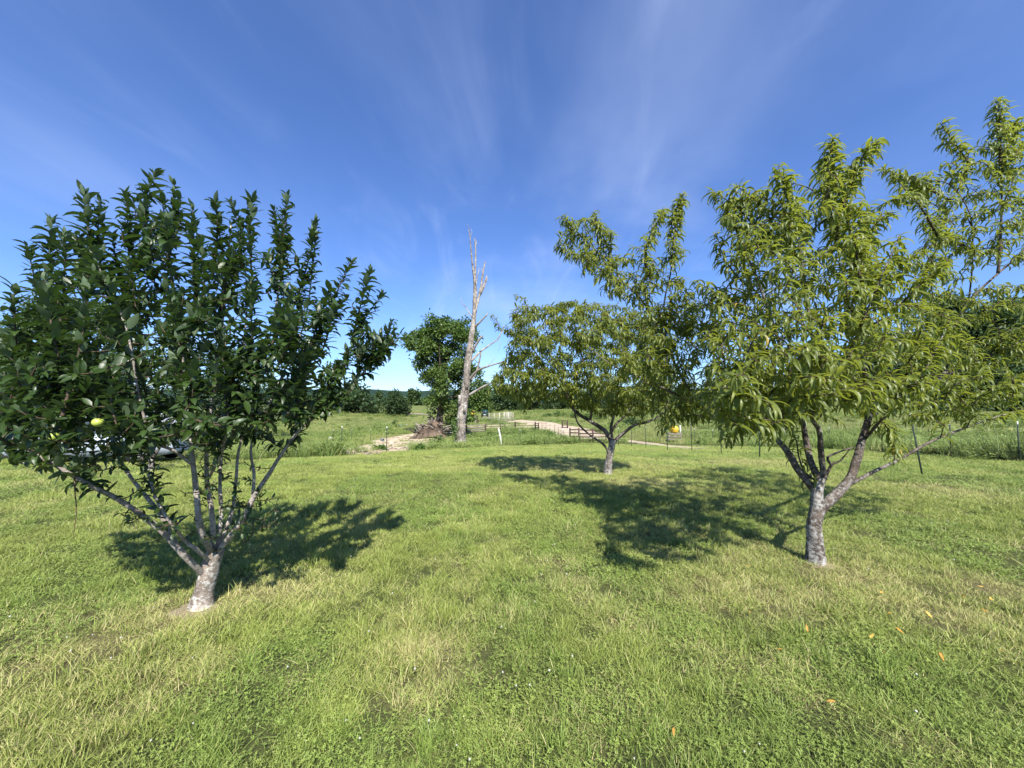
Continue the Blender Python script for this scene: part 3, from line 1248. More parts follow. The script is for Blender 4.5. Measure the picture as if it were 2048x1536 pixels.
peach_lo = [leaf_tpl(w_ * 1.1, 3, c, f, lw, t) for w_, c, f, t in ((.21, 1.6, .5, .2), (.20, 2.2, .6, -.3), (.23, 1.1, .4, .0), (.19, 2.8, .7, .4))]


def mk_leaves(root, base, tw, tpls, L0, spacing, leaf_from, length, style, mt, nsingle, name='leaf', extra=None):
    pos, d, up, ln = scatter_leaves(tw, spacing, leaf_from, length, style)
    if extra is not None:
        pos, d, up, ln = [np.concatenate([a, b_]) for a, b_ in zip((pos, d, up, ln), extra)]
    n = len(pos)
    ln = ln * L0
    var = rng.integers(0, len(tpls), n)
    tint = np.clip(rng.beta(2, 2, n) * .8 + .25 * (fbm(pos[:, 0] * 2.5, pos[:, 2] * 2.5 + pos[:, 1], 3, 2) - .3), 0, 1)
    alpha = rng.uniform(0, .999, n)
    dist = np.linalg.norm(pos - np.array([0, 0, CAMH]), axis=1)
    q = PX(pos)
    vis = (q[:, 0] > 0) & (q[:, 0] < W0) & (q[:, 1] > 0) & (q[:, 1] < H0)
    score = ln / dist * np.where(vis, 1, .2)
    order = np.argsort(-score)
    one = order[:nsingle]
    rest = order[nsingle:]
    if nsingle:
        single_leaves(root, name, tpls, pos, d, up, ln, var, tint, alpha, mt, one, base)
    me = leaves_mesh('foliage', tpls, pos[rest], d[rest], up[rest], ln[rest], var[rest], tint[rest], alpha[rest], mt, base)
    add('foliage', me, root, kind='stuff')
    print(root.name, 'leaves', n)


# ------------------------------------------------ apple tree
ab = G(402, 1213)
D0 = ab[1]
root = thing('apple_tree', ab, 'dark leafy apple tree with upright shoots and low lichened trunk, left foreground', 'tree')


def L_(pts, r0, r1):
    p = px_list(pts)
    return p, np.linspace(r0, r1, len(p))


trunk_pts = np.array([ab + [0, 0, -.05], ab + [.005, 0, .03], P(408, 1180, D0), P(420, 1135, D0 + .02), P(432, 1100, D0 + .03)])
trunk = [(trunk_pts, np.array([.125, .084, .066, .066, .058]))]
al = [
    L_([(412, 1150, D0), (370, 1112, 2.84), (330, 1068, 2.75), (290, 1035, 2.66), (235, 998, 2.55), (175, 968, 2.42), (110, 930, 2.32), (50, 895, 2.25), (-10, 850, 2.2)], 0.0229, 0.0069),
    L_([(350, 1088, 2.80), (325, 1035, 2.85), (290, 990, 2.95), (255, 945, 3.05), (232, 900, 3.1), (200, 820, 3.2), (165, 700, 3.25)], 0.0165, 0.0061),
    L_([(408, 1135, D0), (392, 1098, 2.84), (372, 1084, 2.8), (345, 1050, 2.65), (318, 1010, 2.6), (300, 960, 2.55), (270, 880, 2.5)], 0.0140, 0.0055),
    L_([(412, 1120, D0), (402, 1060, 2.85), (393, 985, 2.83), (386, 925, 2.8), (378, 850, 2.8), (365, 720, 2.85), (345, 560, 2.9), (325, 400, 2.95)], 0.0229, 0.0055),
    L_([(432, 1105, 2.95), (424, 1030, 2.98), (414, 960, 3.0), (415, 880, 3.0), (432, 740, 3.05), (450, 600, 3.1), (462, 450, 3.1)], 0.0203, 0.0048),
    L_([(436, 1100, 2.96), (442, 1040, 3.05), (440, 960, 3.15), (448, 880, 3.2), (480, 740, 3.3), (500, 560, 3.35)], 0.0165, 0.0048),
    L_([(444, 1098, 2.95), (462, 1030, 3.1), (472, 960, 3.2), (480, 890, 3.3), (520, 760, 3.4), (560, 560, 3.4), (565, 420, 3.35)], 0.0152, 0.0041),
    L_([(440, 1110, 2.93), (478, 1050, 2.98), (510, 990, 3.0), (538, 948, 3.02), (562, 910, 3.05), (600, 860, 3.1), (670, 800, 3.15), (740, 730, 3.2), (790, 660, 3.2)], 0.0216, 0.0048),
    L_([(505, 1000, 3.0), (508, 950, 3.1), (505, 880, 3.2), (560, 760, 3.3), (610, 640, 3.3), (632, 470, 3.3)], 0.0127, 0.0041),
    L_([(386, 930, 2.8), (345, 900, 2.7), (305, 880, 2.6), (280, 800, 2.5), (250, 650, 2.45), (180, 500, 2.5)], 0.0114, 0.0041),
    L_([(415, 960, 3.0), (445, 900, 2.75), (460, 800, 2.6), (450, 680, 2.55)], 0.0114, 0.0041)]
trunk_c = [(P(424, 1128, D0 + .02), .05), (P(428, 1112, D0 + .03), .045)]
_al = []
for i_, (p_, r_) in enumerate(al):
    if i_ in (0, 2, 3, 4, 5, 6, 7):
        c_ = trunk_c[0][0] if p_[0][2] < trunk_c[0][0][2] else trunk_c[1][0]
        p_ = np.vstack([c_ + (c_ - p_[1]) * .12, p_[1:]]) if i_ else np.vstack([c_ + [.01, 0, -.01], p_])
        if i_ == 0:
            r_ = np.concatenate([[r_[0] * .8], r_])
    _al.append((p_, r_))
al = _al
poly_apple = [(30, 660), (70, 570), (110, 530), (140, 480), (170, 450), (200, 480), (230, 590), (262, 580), (265, 480), (300, 430), (345, 440), (380, 490), (405, 560), (435, 500),
              (500, 500), (560, 500), (580, 610), (605, 680), (630, 570), (640, 600), (650, 690), (690, 720), (705, 640), (735, 640), (740, 700), (765, 710), (735, 745),
              (700, 785), (640, 830), (570, 885), (450, 870), (300, 890), (150, 910), (60, 920), (-40, 890), (-90, 800), (-60, 680)]
tips = [(28, 575, 2.4), (55, 492, 2.5), (105, 440, 2.6), (165, 382, 2.7), (200, 402, 2.8), (252, 385, 2.8), (310, 345, 2.9), (348, 368, 2.9), (385, 415, 2.7),
        (255, 522, 2.6), (430, 405, 3.0), (462, 402, 3.1), (505, 398, 3.1), (548, 420, 3.2), (575, 394, 3.2), (632, 446, 3.2), (705, 522, 3.2), (741, 540, 3.1),
        (762, 592, 3.2), (785, 642, 3.2), (800, 668, 3.1), (660, 578, 3.0), (130, 470, 2.4), (225, 470, 2.9), (290, 400, 2.7), (400, 480, 2.6), (610, 560, 3.4),
        (690, 600, 3.2), (330, 440, 2.6), (480, 470, 2.8), (0, 700, 2.2), (700, 700, 3.1), (500, 560, 2.4), (90, 560, 2.2), (180, 560, 2.2), (330, 560, 2.3)]


def apple_dep(a, b_):
    return 2.62 + .0011 * max(0, a) * .6


att = np.vstack([attractors(poly_apple, 400, apple_dep, .72, 110), attractors([(590, 860), (620, 780), (680, 690), (770, 660), (795, 680), (750, 730), (690, 780), (630, 830)], 60, 3.15, .25, 40), attractors([(-60, 760), (60, 800), (300, 800), (540, 800), (600, 800), (560, 870), (460, 890), (380, 900), (330, 925), (240, 905), (140, 955), (60, 935), (-40, 900)], 170, apple_dep, .8, 40)])
# long upright shoots: drive them from low in the crown
nodes = skel_nodes(al, .08, .35)
shoots, feet = [], []
for (a, b_, dd) in tips + [(rng.uniform(60, 700), rng.uniform(600, 760), rng.uniform(2.1, 2.7)) for _ in range(26)]:
    t_ = P(a, b_, dd)
    hl = rng.uniform(.42, .8) if b_ < 585 else rng.uniform(.22, .38)
    f_ = t_ - np.array([(a - 400) * .0004 + rng.normal(0, .045), rng.normal(0, .06), hl])
    m_ = (t_ + f_) / 2 + rng.normal(0, .022, 3)
    s_, _r = resample(np.array([f_, m_, t_]), np.ones(3), .07)
    shoots.append(s_)
    feet.append(f_)
sprigs = []
for s_ in list(shoots):
    for _ in range(rng.integers(0, 3)):
        k_ = rng.integers(0, max(1, len(s_) - 4))
        an = rng.uniform(0, 6.28)
        h_ = rng.uniform(.08, .18)
        v_ = np.array([math.cos(an) * .45, math.sin(an) * .45, 1.0]) * h_
        sprigs.append(np.array([s_[k_], s_[k_] + v_ * .5 + [math.cos(an) * .02, math.sin(an) * .02, -.01], s_[k_] + v_]))
tw0 = grow(nodes, np.array(feet), 'up', zpen=1.2)
nodes = np.vstack([nodes] + tw0 + [s[:len(s) // 2] for s in shoots])
tw = tw0 + shoots + grow(nodes, att, 'up', zpen=1.2)
# low spurs round the fork
spur_p = np.array([P(a, b_, dd) for a, b_, dd in [(250, 1045, 2.6), (300, 975, 2.7), (320, 965, 2.7), (365, 985, 2.7), (215, 990, 2.5), (455, 1010, 2.85), (480, 1055, 2.75), (500, 1010, 2.8),
                   (455, 1060, 2.7), (525, 975, 2.9), (430, 1075, 2.75), (535, 1030, 2.9), (465, 985, 3.1), (380, 1060, 3.1), (410, 1010, 3.2), (490, 1085, 2.8), (520, 1060, 2.85), (340, 1100, 3.0), (150, 975, 2.35),
                   (440, 1030, 2.7), (450, 1045, 3.2), (478, 1030, 3.2), (385, 1005, 3.05), (500, 960, 3.15), (460, 950, 2.95)]])
spur_p = np.vstack([spur_p, attractors([(395, 920), (560, 930), (560, 1050), (500, 1090), (440, 1105), (375, 1050)], 55, 2.95, .3, 30), attractors([(215, 1000), (300, 950), (370, 1000), (350, 1090), (280, 1070)], 16, 2.65, .12, 30)])
sn = skel_nodes(al, .08)
tws = grow(np.vstack([sn, [P(432, 1100, D0)]]), spur_p, 'up', minlen=.05)
wood(root, ab, trunk, al, tw + tws + sprigs, M['apple_bark'], M['apple_branch'], M['twig'], res=.025)
ex = scatter_leaves(tws, .016, .2, .25, 'apple')
ex = (ex[0], ex[1], ex[2], ex[3] * .62)
ex2 = scatter_leaves(shoots + sprigs + [resample(np.asarray(p_), np.asarray(r_), .08)[0][-9:] for p_, r_ in al], .0125, .0, 1.0, 'apple')
ex = tuple(np.concatenate([a, b_]) for a, b_ in zip(ex, (ex2[0], ex2[1], ex2[2], ex2[3] * np.repeat(rng.uniform(.9, 1.5, len(ex2[3]) // 20 + 1), 20)[:len(ex2[3])])))
mk_leaves(root, ab, tw, apple_tpl, .086, .0125, .0, .75, 'apple', M['apple_leaf'], 300, extra=ex)
# thin hanging bare twig
b = MB()
b.tube(np.array([P(148, 952, 2.35), P(150, 985, 2.34), P(153, 1020, 2.34), P(150, 1045, 2.33), P(147, 1072, 2.33)]), [.004, .003, .003, .002, .001], 5, res=.02)
add('hanging_twig', b.me('hanging_twig', M['red_twig'], ab, True), root)
# unripe apples
for (a, b_, dd, rr) in ((106, 874, 2.05, .026), (196, 845, 2.1, .027), (3, 889, 1.98, .026)):
    c = P(a, b_, dd)
    mbb = MB()
    th = np.linspace(0, np.pi, 9)
    prof = np.stack([np.sin(th) * (1 + .06 * np.cos(th)), np.cos(th) * .9 - .18 * np.exp(-(np.sin(th) * 4) ** 2) * np.sign(np.cos(th))], 1) * rr
    aa = np.arange(12) / 12 * 2 * np.pi
    VV = np.stack([prof[:, 0:1] * np.cos(aa), prof[:, 0:1] * np.sin(aa), np.repeat(prof[:, 1:2], 12, 1)], -1).reshape(-1, 3) + c
    QQ = np.array([[i * 12 + j, (i + 1) * 12 + j, (i + 1) * 12 + (j + 1) % 12, i * 12 + (j + 1) % 12] for i in range(8) for j in range(12)])
    mbb.raw(VV, QQ)
    fr = add('apple', mbb.me('apple', M['apple_fruit'], ab, True), root)
    st = MB()
    st.tube([c + [0, 0, rr * .7], c + [.004, 0, rr * 1.3], c + [.008, 0.01, rr * 2.2]], [.0015] * 3, 5)
    add('stem', st.me('stem', M['twig'], ab, True), fr)

# ------------------------------------------------ right peach tree
pb = G(1632, 1126)
D1 = pb[1]
root = thing('peach_tree', pb, 'large peach tree with pale flaking trunk and drooping narrow leaves, right foreground', 'tree')
trunk = [(np.array([pb + [0, 0, -.06], pb + [0, 0, .02], P(1630, 1085, D1), P(1628, 1050, D1), P(1634, 1015, D1), P(1634, 985, D1), P(1642, 955, D1)]),
          np.array([.120, .082, .066, .061, .064, .052, .043]))]
pl = [
    L_([(1636, 1025, D1), (1660, 1000, D1 + .02), (1697, 962, D1 + .06), (1712, 925, D1 + .1), (1724, 880, D1 + .15), (1738, 832, D1 + .2), (1740, 780, D1 + .15), (1715, 700, D1 + .05), (1725, 600, D1 - .1), (1705, 480, D1 - .2), (1675, 370, D1 - .3), (1662, 290, D1 - .35)], 0.0480, 0.0058),
    L_([(1738, 832, D1 + .2), (1795, 800, D1 + .5), (1850, 775, D1 + .8), (1890, 745, D1 + 1.0), (1893, 700, D1 + 1.1), (1910, 650, D1 + 1.15), (1942, 598, D1 + 1.2), (1995, 548, D1 + 1.25), (2050, 500, D1 + 1.3), (2100, 440, D1 + 1.3)], 0.0310, 0.0072),
    L_([(1996, 547, D1 + 1.25), (2000, 500, D1 + 1.2), (2003, 420, D1 + 1.1), (2003, 320, D1 + 1.0), (1998, 220, D1 + .95)], 0.0170, 0.0043),
    L_([(1885, 750, D1 + 1.0), (1935, 737, D1 + .95), (1980, 712, D1 + .9), (2050, 680, D1 + .8), (2110, 660, D1 + .7)], 0.0202, 0.0072),
    L_([(1938, 600, D1 + 1.2), (1945, 520, D1 + 1.0), (1940, 430, D1 + .9), (1900, 370, D1 + .8), (1850, 360, D1 + .7), (1790, 350, D1 + .6)], 0.0093, 0.0036),
    L_([(1704, 966, D1 + .06), (1750, 942, D1 + .15), (1800, 918, D1 + .25), (1860, 884, D1 + .35), (1930, 856, D1 + .45), (1990, 835, D1 + .5), (2060, 815, D1 + .5)], 0.0185, 0.0058),
    L_([(1634, 985, D1), (1600, 945, D1 + .08), (1576, 905, D1 + .18), (1552, 878, D1 + .28), (1520, 858, D1 + .4), (1488, 856, D1 + .5), (1440, 835, D1 + .7), (1400, 815, D1 + .8), (1345, 785, D1 + .95), (1285, 758, D1 + 1.1), (1225, 730, D1 + 1.2), (1170, 690, D1 + 1.3)], 0.0356, 0.0058),
    L_([(1458, 842, D1 + .65), (1420, 838, D1 + .7), (1385, 830, D1 + .7), (1340, 842, D1 + .7), (1320, 862, D1 + .75)], 0.0108, 0.0036),
    L_([(1395, 812, D1 + .8), (1372, 770, D1 + .9), (1352, 732, D1 + 1.0), (1332, 688, D1 + 1.1), (1314, 655, D1 + 1.15), (1285, 602, D1 + 1.2), (1252, 568, D1 + 1.2), (1222, 532, D1 + 1.2), (1200, 470, D1 + 1.2), (1190, 430, D1 + 1.2)], 0.0202, 0.0036),
    L_([(1334, 690, D1 + 1.1), (1328, 610, D1 + 1.1), (1342, 540, D1 + 1.05), (1340, 470, D1 + 1.0), (1350, 430, D1 + 1.0), (1364, 390, D1 + 1.0)], 0.0108, 0.0029),
    L_([(1640, 960, D1), (1622, 925, D1 + .05), (1612, 880, D1 + .1), (1604, 838, D1 + .1), (1585, 760, D1), (1560, 690, D1 - .1), (1530, 600, D1 - .15), (1490, 500, D1 - .1), (1455, 420, D1)], 0.0340, 0.0058),
    L_([(1648, 958, D1), (1642, 905, D1 - .06), (1638, 860, D1 - .12), (1624, 832, D1 - .18), (1640, 760, D1 - .3), (1620, 650, D1 - .5), (1600, 500, D1 - .5), (1562, 350, D1 - .4)], 0.0279, 0.0050),
    L_([(1634, 838, D1 - .16), (1655, 815, D1 - .2), (1660, 780, D1 - .3), (1700, 700, D1 - .6), (1760, 560, D1 - .7), (1800, 470, D1 - .6)], 0.0124, 0.0043),
    L_([(1630, 960, D1 + .05), (1610, 945, D1 + .1), (1598, 915, D1 + .15), (1592, 880, D1 + .2), (1575, 845, D1 + .2)], 0.0108, 0.0043),
    L_([(1652, 950, D1), (1665, 928, D1 - .05), (1680, 922, D1 - .06), (1700, 898, D1 - .1)], 0.0155, 0.0043),
    L_([(1662, 930, D1 - .05), (1655, 915, D1 - .08), (1675, 905, D1 - .1), (1705, 895, D1 - .12)], 0.0124, 0.0072),
    L_([(1728, 880, D1 + .15), (1780, 820, D1 - .2), (1850, 740, D1 - .4), (1900, 640, D1 - .3)], 0.0140, 0.0043)]
P1 = [(1430, 400), (1500, 390), (1545, 345), (1570, 350), (1590, 450), (1635, 320), (1662, 290), (1690, 350), (1735, 300), (1745, 320), (1705, 400), (1740, 425), (1765, 440),
      (1770, 480), (1740, 530), (1820, 520), (1880, 530), (1880, 610), (1940, 680), (2048, 740), (2110, 740), (2110, 800), (2000, 810), (1900, 830), (1800, 850), (1740, 800),
      (1650, 800), (1600, 820), (1590, 850), (1540, 850), (1480, 860), (1450, 840), (1340, 815), (1300, 780), (1260, 730), (1230, 700), (1330, 690), (1385, 640), (1395, 590),
      (1440, 570), (1480, 540), (1450, 470)]
P2 = [(1125, 440), (1190, 430), (1250, 480), (1290, 500), (1320, 430), (1365, 395), (1370, 440), (1375, 560), (1400, 640), (1380, 680), (1320, 650), (1280, 620), (1200, 580), (1150, 530), (1120, 500)]
P3 = [(1775, 345), (1830, 360), (1870, 330), (1885, 250), (1930, 270), (1965, 250), (1990, 210), (2030, 240), (2090, 270), (2110, 500), (2000, 540), (1910, 530), (1890, 470), (1830, 440), (1800, 400)]


def dep1(a, b_):
    if a < 1400:
        return D1 + 1.0
    if a > 1800:
        return D1 + .75
    return D1 + .05


att = np.vstack([attractors(P1, 860, dep1, 1.25, 100), attractors([(1235, 720), (1300, 650), (1400, 600), (1450, 640), (1460, 850), (1380, 830), (1330, 850), (1270, 780)], 160, D1 + .85, .6, 50), attractors([(1420, 730), (1500, 690), (1640, 700), (1760, 720), (1780, 800), (1640, 805), (1590, 860), (1450, 870)], 75, D1 - 1.3, .3, 40), attractors([(1430, 640), (1560, 560), (1800, 560), (1900, 660), (1900, 800), (1750, 830), (1600, 850), (1460, 840)], 110, D1 - .75, .5, 60), attractors(P2, 165, D1 + 1.15, .5, 60), attractors([(1190, 560), (1300, 560), (1400, 560), (1410, 680), (1330, 720), (1240, 680)], 80, D1 + 1.1, .5, 50), attractors([(1840, 430), (1960, 400), (1960, 560), (1880, 600), (1830, 520)], 50, D1 + .8, .4, 50), attractors([(1880, 600), (2000, 560), (2100, 560), (2100, 740), (2000, 700), (1920, 690)], 80, D1 + .9, .4, 50), attractors(P3, 150, D1 + 1.05, .5, 70),
                 px_list([(1115, 495, D1 + 1.2), (1130, 432, D1 + 1.2), (1365, 388, D1 + 1.0), (1425, 385, D1), (1470, 372, D1), (1745, 285, D1 - .35), (1665, 278, D1 - .35), (1690, 330, D1 - .35),
                          (1720, 405, D1 - .3), (1770, 425, D1 - .2), (1838, 500, D1 - .3), (1880, 515, D1 - .2), (1768, 338, D1 + .6), (1882, 248, D1 + .9), (1885, 330, D1 + .9), (1995, 200, D1 + .95),
                          (1800, 365, D1 + .3), (1790, 400, D1 + .1), (1450, 855, D1 + .2), (1500, 850, D1 - .3), (1560, 850, D1 - .3), (1580, 860, D1 - .2), (1790, 890, D1 + .2), (1770, 850, D1),
                          (1890, 850, D1 + .3), (1960, 830, D1 + .3), (1540, 790, D1 - .9), (1600, 760, D1 - 1.1), (1660, 770, D1 - 1.1), (1720, 780, D1 - 1.0), (1850, 740, D1 - .9), (1630, 730, D1 - 1.2),
                          (1560, 760, D1 - 1.0), (1700, 740, D1 - 1.1), (1500, 760, D1 - .8)])])
plumes = [[(1660, 430, -.3), (1656, 350, -.32), (1665, 274, -.35)], [(1672, 480, -.3), (1690, 400, -.32), (1722, 320, -.34), (1752, 284, -.36)], [(1600, 470, -.4), (1575, 400, -.4), (1556, 330, -.4)],
          [(1530, 480, -.1), (1480, 420, -.1), (1428, 384, -.1)], [(1560, 470, -.2), (1520, 410, -.2), (1472, 370, -.2)], [(1490, 570, 0), (1450, 520, 0), (1432, 465, 0)], [(1500, 620, -.2), (1440, 590, -.2), (1392, 562, -.2)],
          [(1700, 510, -.3), (1740, 460, -.4), (1776, 425, -.5)], [(1740, 600, -.4), (1800, 530, -.5), (1850, 500, -.6)], [(1800, 610, -.2), (1850, 560, -.3), (1896, 525, -.3)], [(1210, 520, 1.2), (1160, 470, 1.2), (1124, 434, 1.2)],
          [(1230, 530, 1.2), (1205, 470, 1.2), (1188, 424, 1.2)], [(1345, 500, 1.0), (1352, 440, 1.0), (1366, 388, 1.0)], [(1250, 570, 1.2), (1170, 520, 1.2), (1116, 494, 1.2)], [(1900, 400, .8), (1830, 365, .7), (1766, 338, .6)],
          [(1940, 330, .9), (1905, 280, .9), (1880, 246, .9)], [(2000, 330, 1.0), (1998, 260, .95), (1994, 196, .95)], [(2005, 350, 1.0), (2018, 290, 1.0), (2034, 238, 1.0)], [(1880, 480, .5), (1830, 400, .3), (1788, 398, .1)],
          [(1610, 560, -.6), (1580, 470, -.7), (1592, 400, -.7)], [(1720, 560, -.5), (1712, 480, -.5), (1722, 405, -.5)], [(1300, 560, 1.1), (1290, 500, 1.1), (1325, 420, 1.1)],
          [(1500, 830, -.3), (1480, 850, -.5), (1455, 880, -.6)], [(1560, 800, -.6), (1545, 840, -.7), (1535, 880, -.75)], [(1380, 800, .5), (1345, 825, .4), (1330, 850, .3)], [(1760, 840, .1), (1785, 870, .0), (1790, 905, -.05)],
          [(1650, 720, -1.1), (1640, 690, -1.25), (1600, 700, -1.35)], [(1760, 780, -.6), (1800, 760, -.8), (1850, 780, -.9)], [(1520, 760, -.8), (1490, 740, -1.0), (1450, 760, -1.1)], [(1700, 800, -.6), (1720, 790, -.9), (1735, 820, -1.0)]]
plume_w = [resample(px_list([(a, b_, D1 + e) for a, b_, e in q]), np.ones(len(q)), .06)[0] for q in plumes]
tw = grow(skel_nodes(pl, .08, .25), np.array([q[0] for q in plume_w]), 'arch', zpen=.5, bend=.1)
tw = tw + plume_w + grow(np.vstack([skel_nodes(pl, .08, .25)] + tw + plume_w), att, 'arch', zpen=.5, bend=.22)
ends = [resample(np.asarray(p_), np.asarray(r_), .08)[0][-8:] for i_, (p_, r_) in enumerate(pl) if i_ not in (14, 15)]
exp_ = scatter_leaves(plume_w + ends, .0105, .0, 1.2, 'peach')
exp_ = exp_[:3] + (exp_[3] * 1.08,)
wood(root, pb, trunk, pl, tw, M['peach_bark'], M['peach_branch'], M['twig'], res=.025, twr=(.0075, .0022), rough=.12)
mk_leaves(root, pb, tw, peach_tpl, .155, .0150, .0, .5, 'peach', M['peach_leaf'], 300, extra=exp_)

# ------------------------------------------------ middle peach tree
mb = G(1215, 949)
D2 = mb[1]
root = thing('peach_tree', mb, 'smaller peach tree farther back in the middle, spreading crown above the dirt track', 'tree')
trunk = [(np.array([mb + [0, 0, -.08], mb + [0, 0, .03], P(1218, 920, D2), P(1222, 900, D2), P(1225, 880, D2)]), np.array([.15, .105, .085, .08, .08]))]
ml = [
    L_([(1224, 885, D2), (1210, 862, D2), (1180, 842, D2 + .1), (1150, 822, D2 + .3), (1120, 780, D2 + .4), (1080, 720, D2 + .5), (1040, 650, D2 + .5)], .06, .012),
    L_([(1226, 885, D2), (1245, 868, D2), (1270, 850, D2 - .2), (1300, 842, D2 - .3), (1330, 820, D2 - .4), (1345, 760, D2 - .4)], .05, .012),
    L_([(1224, 880, D2), (1222, 855, D2), (1228, 830, D2 - .1), (1240, 780, D2 - .2), (1250, 700, D2 - .3)], .045, .012),
    L_([(1222, 865, D2), (1235, 845, D2 + .1), (1250, 832, D2 + .3), (1270, 800, D2 + .6), (1290, 720, D2 + .8)], .035, .01),
    L_([(1218, 910, D2), (1208, 890, D2 - .1), (1180, 870, D2 - .2), (1155, 845, D2 - .3), (1145, 810, D2 - .5), (1110, 760, D2 - .8), (1060, 720, D2 - 1.0)], .030, .01),
    L_([(1180, 842, D2 + .1), (1185, 800, D2), (1170, 740, D2 - .3), (1150, 650, D2 - .4)], .035, .01)]
PM = [(1035, 610), (1085, 612), (1160, 600), (1250, 615), (1325, 640), (1345, 760), (1330, 815), (1280, 830), (1200, 830), (1130, 800), (1070, 800), (1045, 815), (1005, 790), (980, 775), (1005, 725), (1020, 680), (1005, 640)]
att = np.vstack([attractors(PM, 1250, D2, 1.7, 60), px_list([(985, 630, D2), (1030, 592, D2), (1000, 660, D2), (1015, 690, D2), (975, 790, D2), (1048, 825, D2), (1160, 612, D2), (1050, 600, D2), (1130, 640, D2)])])
tw = grow(skel_nodes(ml, .12, .3), att, 'arch', zpen=.5, bend=.2)
wood(root, mb, trunk, ml, tw, M['peach_bark'], M['peach_branch'], M['twig'], res=.05, sides=8, twr=(.009, .003), rough=.10)
mk_leaves(root, mb, tw, peach_lo, .185, .0145, .0, .7, 'peach', M['peach_leaf'], 0)

# ------------------------------------------------ small fruit tree behind the apple tree
sb = G(302, 942)
D3 = sb[1]
root = thing('fruit_tree', sb, 'small fruit tree with forked trunk on the lawn, seen under the dark apple tree', 'tree')
trunk = [(np.array([sb + [0, 0, -.08], sb + [0, 0, .05], P(303, 925, D3), P(304, 916, D3)]), np.array([.12, .075, .065, .06]))]
sl = [L_([(304, 918, D3), (295, 908, D3), (285, 890, D3), (260, 850, D3), (230, 800, D3)], .045, .012),
      L_([(304, 918, D3), (313, 905, D3), (325, 885, D3), (340, 850, D3), (380, 800, D3)], .04, .012),
      L_([(304, 918, D3), (302, 895, D3 + .3), (300, 860, D3 + .5), (310, 780, D3 + .6)], .035, .012)]
PS = [(180, 880), (190, 780), (240, 720), (320, 700), (400, 730), (450, 790), (460, 860), (400, 885), (300, 880)]
att = attractors(PS, 130, D3, 1.3, 60)
tw = grow(skel_nodes(sl, .15, .3), att, 'arch', bend=.15)
wood(root, sb, trunk, sl, tw, M['peach_bark'], M['peach_branch'], M['twig'], res=.08, sides=8, twr=(.009, .003))
mk_leaves(root, sb, tw, apple_tpl, .13, .035, .1, .8, 'apple', M['dark_leaf'], 0)

# ================================================================== DEAD TREE
db = G(921, 892)
DD = db[1]
k = DD / F
root = thing('dead_tree', db, 'tall bare dead tree with peeling bark and snapped limbs beside the leafy walnut', 'tree')
dpts = [(919, 896), (921, 880), (922, 850), (925, 820), (930, 784), (936, 724), (943, 674), (948, 632), (950, 590), (949, 560), (945, 530), (942, 500), (939, 464), (935, 448)]
dw = [15, 12, 9.5, 8.6, 8.2, 6.8, 5.4, 4.6, 3.6, 2.6, 1.8, 1.3, .7, .3]
b = MB()
b.tube(np.array([P(a, c, DD) for a, c in dpts]), np.array(dw) * k, 24, rough=.17, res=.16)
# root flare
for a_ in np.arange(6) * 1.05 + .3:
    dv = np.array([math.cos(a_), math.sin(a_), 0])
    b.tube([db + dv * .15 + [0, 0, .7], db + dv * .38 + [0, 0, .25], db + dv * .75 + [0, 0, -.1]], [.14, .17, .08], 8, res=.15)
add('trunk', b.me('trunk', M['dead_bark'], db, True), root)
dl = [([(949, 575, 0), (951, 530, .1), (951, 494, .2), (949, 477, .2)], 2.2, .9),
      ([(951, 494, .2), (953, 486, .3), (953, 479, .3)], .8, .4),
      ([(950, 625, 0), (960, 584, .2), (966, 545, .3), (970, 524, .4)], 3.0, 1.2),
      ([(958, 595, .2), (968, 568, .3), (974, 552, .3)], 2.0, 1.6),
      ([(961, 590, .2), (970, 572, .0), (975, 556, -.1)], 1.2, .7),
      ([(951, 575, .0), (955, 552, .2), (959, 537, .2)], 1.4, .6),
      ([(966, 545, .3), (963, 538, .4)], .9, .6),
      ([(948, 655, 0), (960, 644, -.3), (976, 627, -.6)], 2.6, 1.3),
      ([(944, 705, 0), (958, 680, -.4), (966, 671, -.6)], 2.6, 1.5),
      ([(943, 722, 0), (960, 704, .5), (972, 695, .8), (996, 677, 1.2), (1008, 652, 1.3)], 2.6, .8),
      ([(962, 703, .5), (958, 725, .7), (952, 745, .8), (942, 762, .2)], 1.6, 2.0),
      ([(938, 760, 0), (954, 742, -.5), (975, 733, -.9), (1011, 722, -1.5)], 3.0, 1.1),
      ([(936, 792, 0), (960, 777, -.5), (984, 765, -1), (1005, 753, -1.4), (1020, 745, -1.6)], 2.8, .9),
      ([(945, 636, 0), (933, 617, .2), (924, 603, .4)], 1.3, .3),
      ([(928, 611, .3), (922, 606, .4), (922, 595, .5)], .5, .2),
      ([(940, 475, 0), (944, 466, .1), (943, 458, .1)], .6, .3),
      ([(940, 470, 0), (936, 460, .1)], .4, .2),
      ([(996, 677, 1.2), (1000, 690, 1.2), (996, 705, 1.2)], .5, .2),
      ([(975, 733, -.9), (985, 722, -1), (990, 715, -1)], .5, .2)]
for l, r0, r1 in dl:
    b = MB()
    b.tube(np.array([P(a, c, DD + e) for a, c, e in l]), np.linspace(r0, r1, len(l)) * k, 10, rough=.12, res=.25)
    add('limb', b.me('limb', M['dead_wood'], db, True), root)
# loose slabs of bark
for a, c, h_ in ((916, 868, .9), (928, 858, .8), (921, 838, 1.2), (930, 815, .9), (934, 770, .7), (919, 800, .8), (925, 885, .5)):
    q = P(a, c, DD - .32)
    b = MB()
    b.box(q, (.22, .05, h_), rz=rng.normal(0, .3), ry=rng.normal(0, .06))
    add('bark_slab', b.me('bark_slab', M['dead_bark'], db), root)
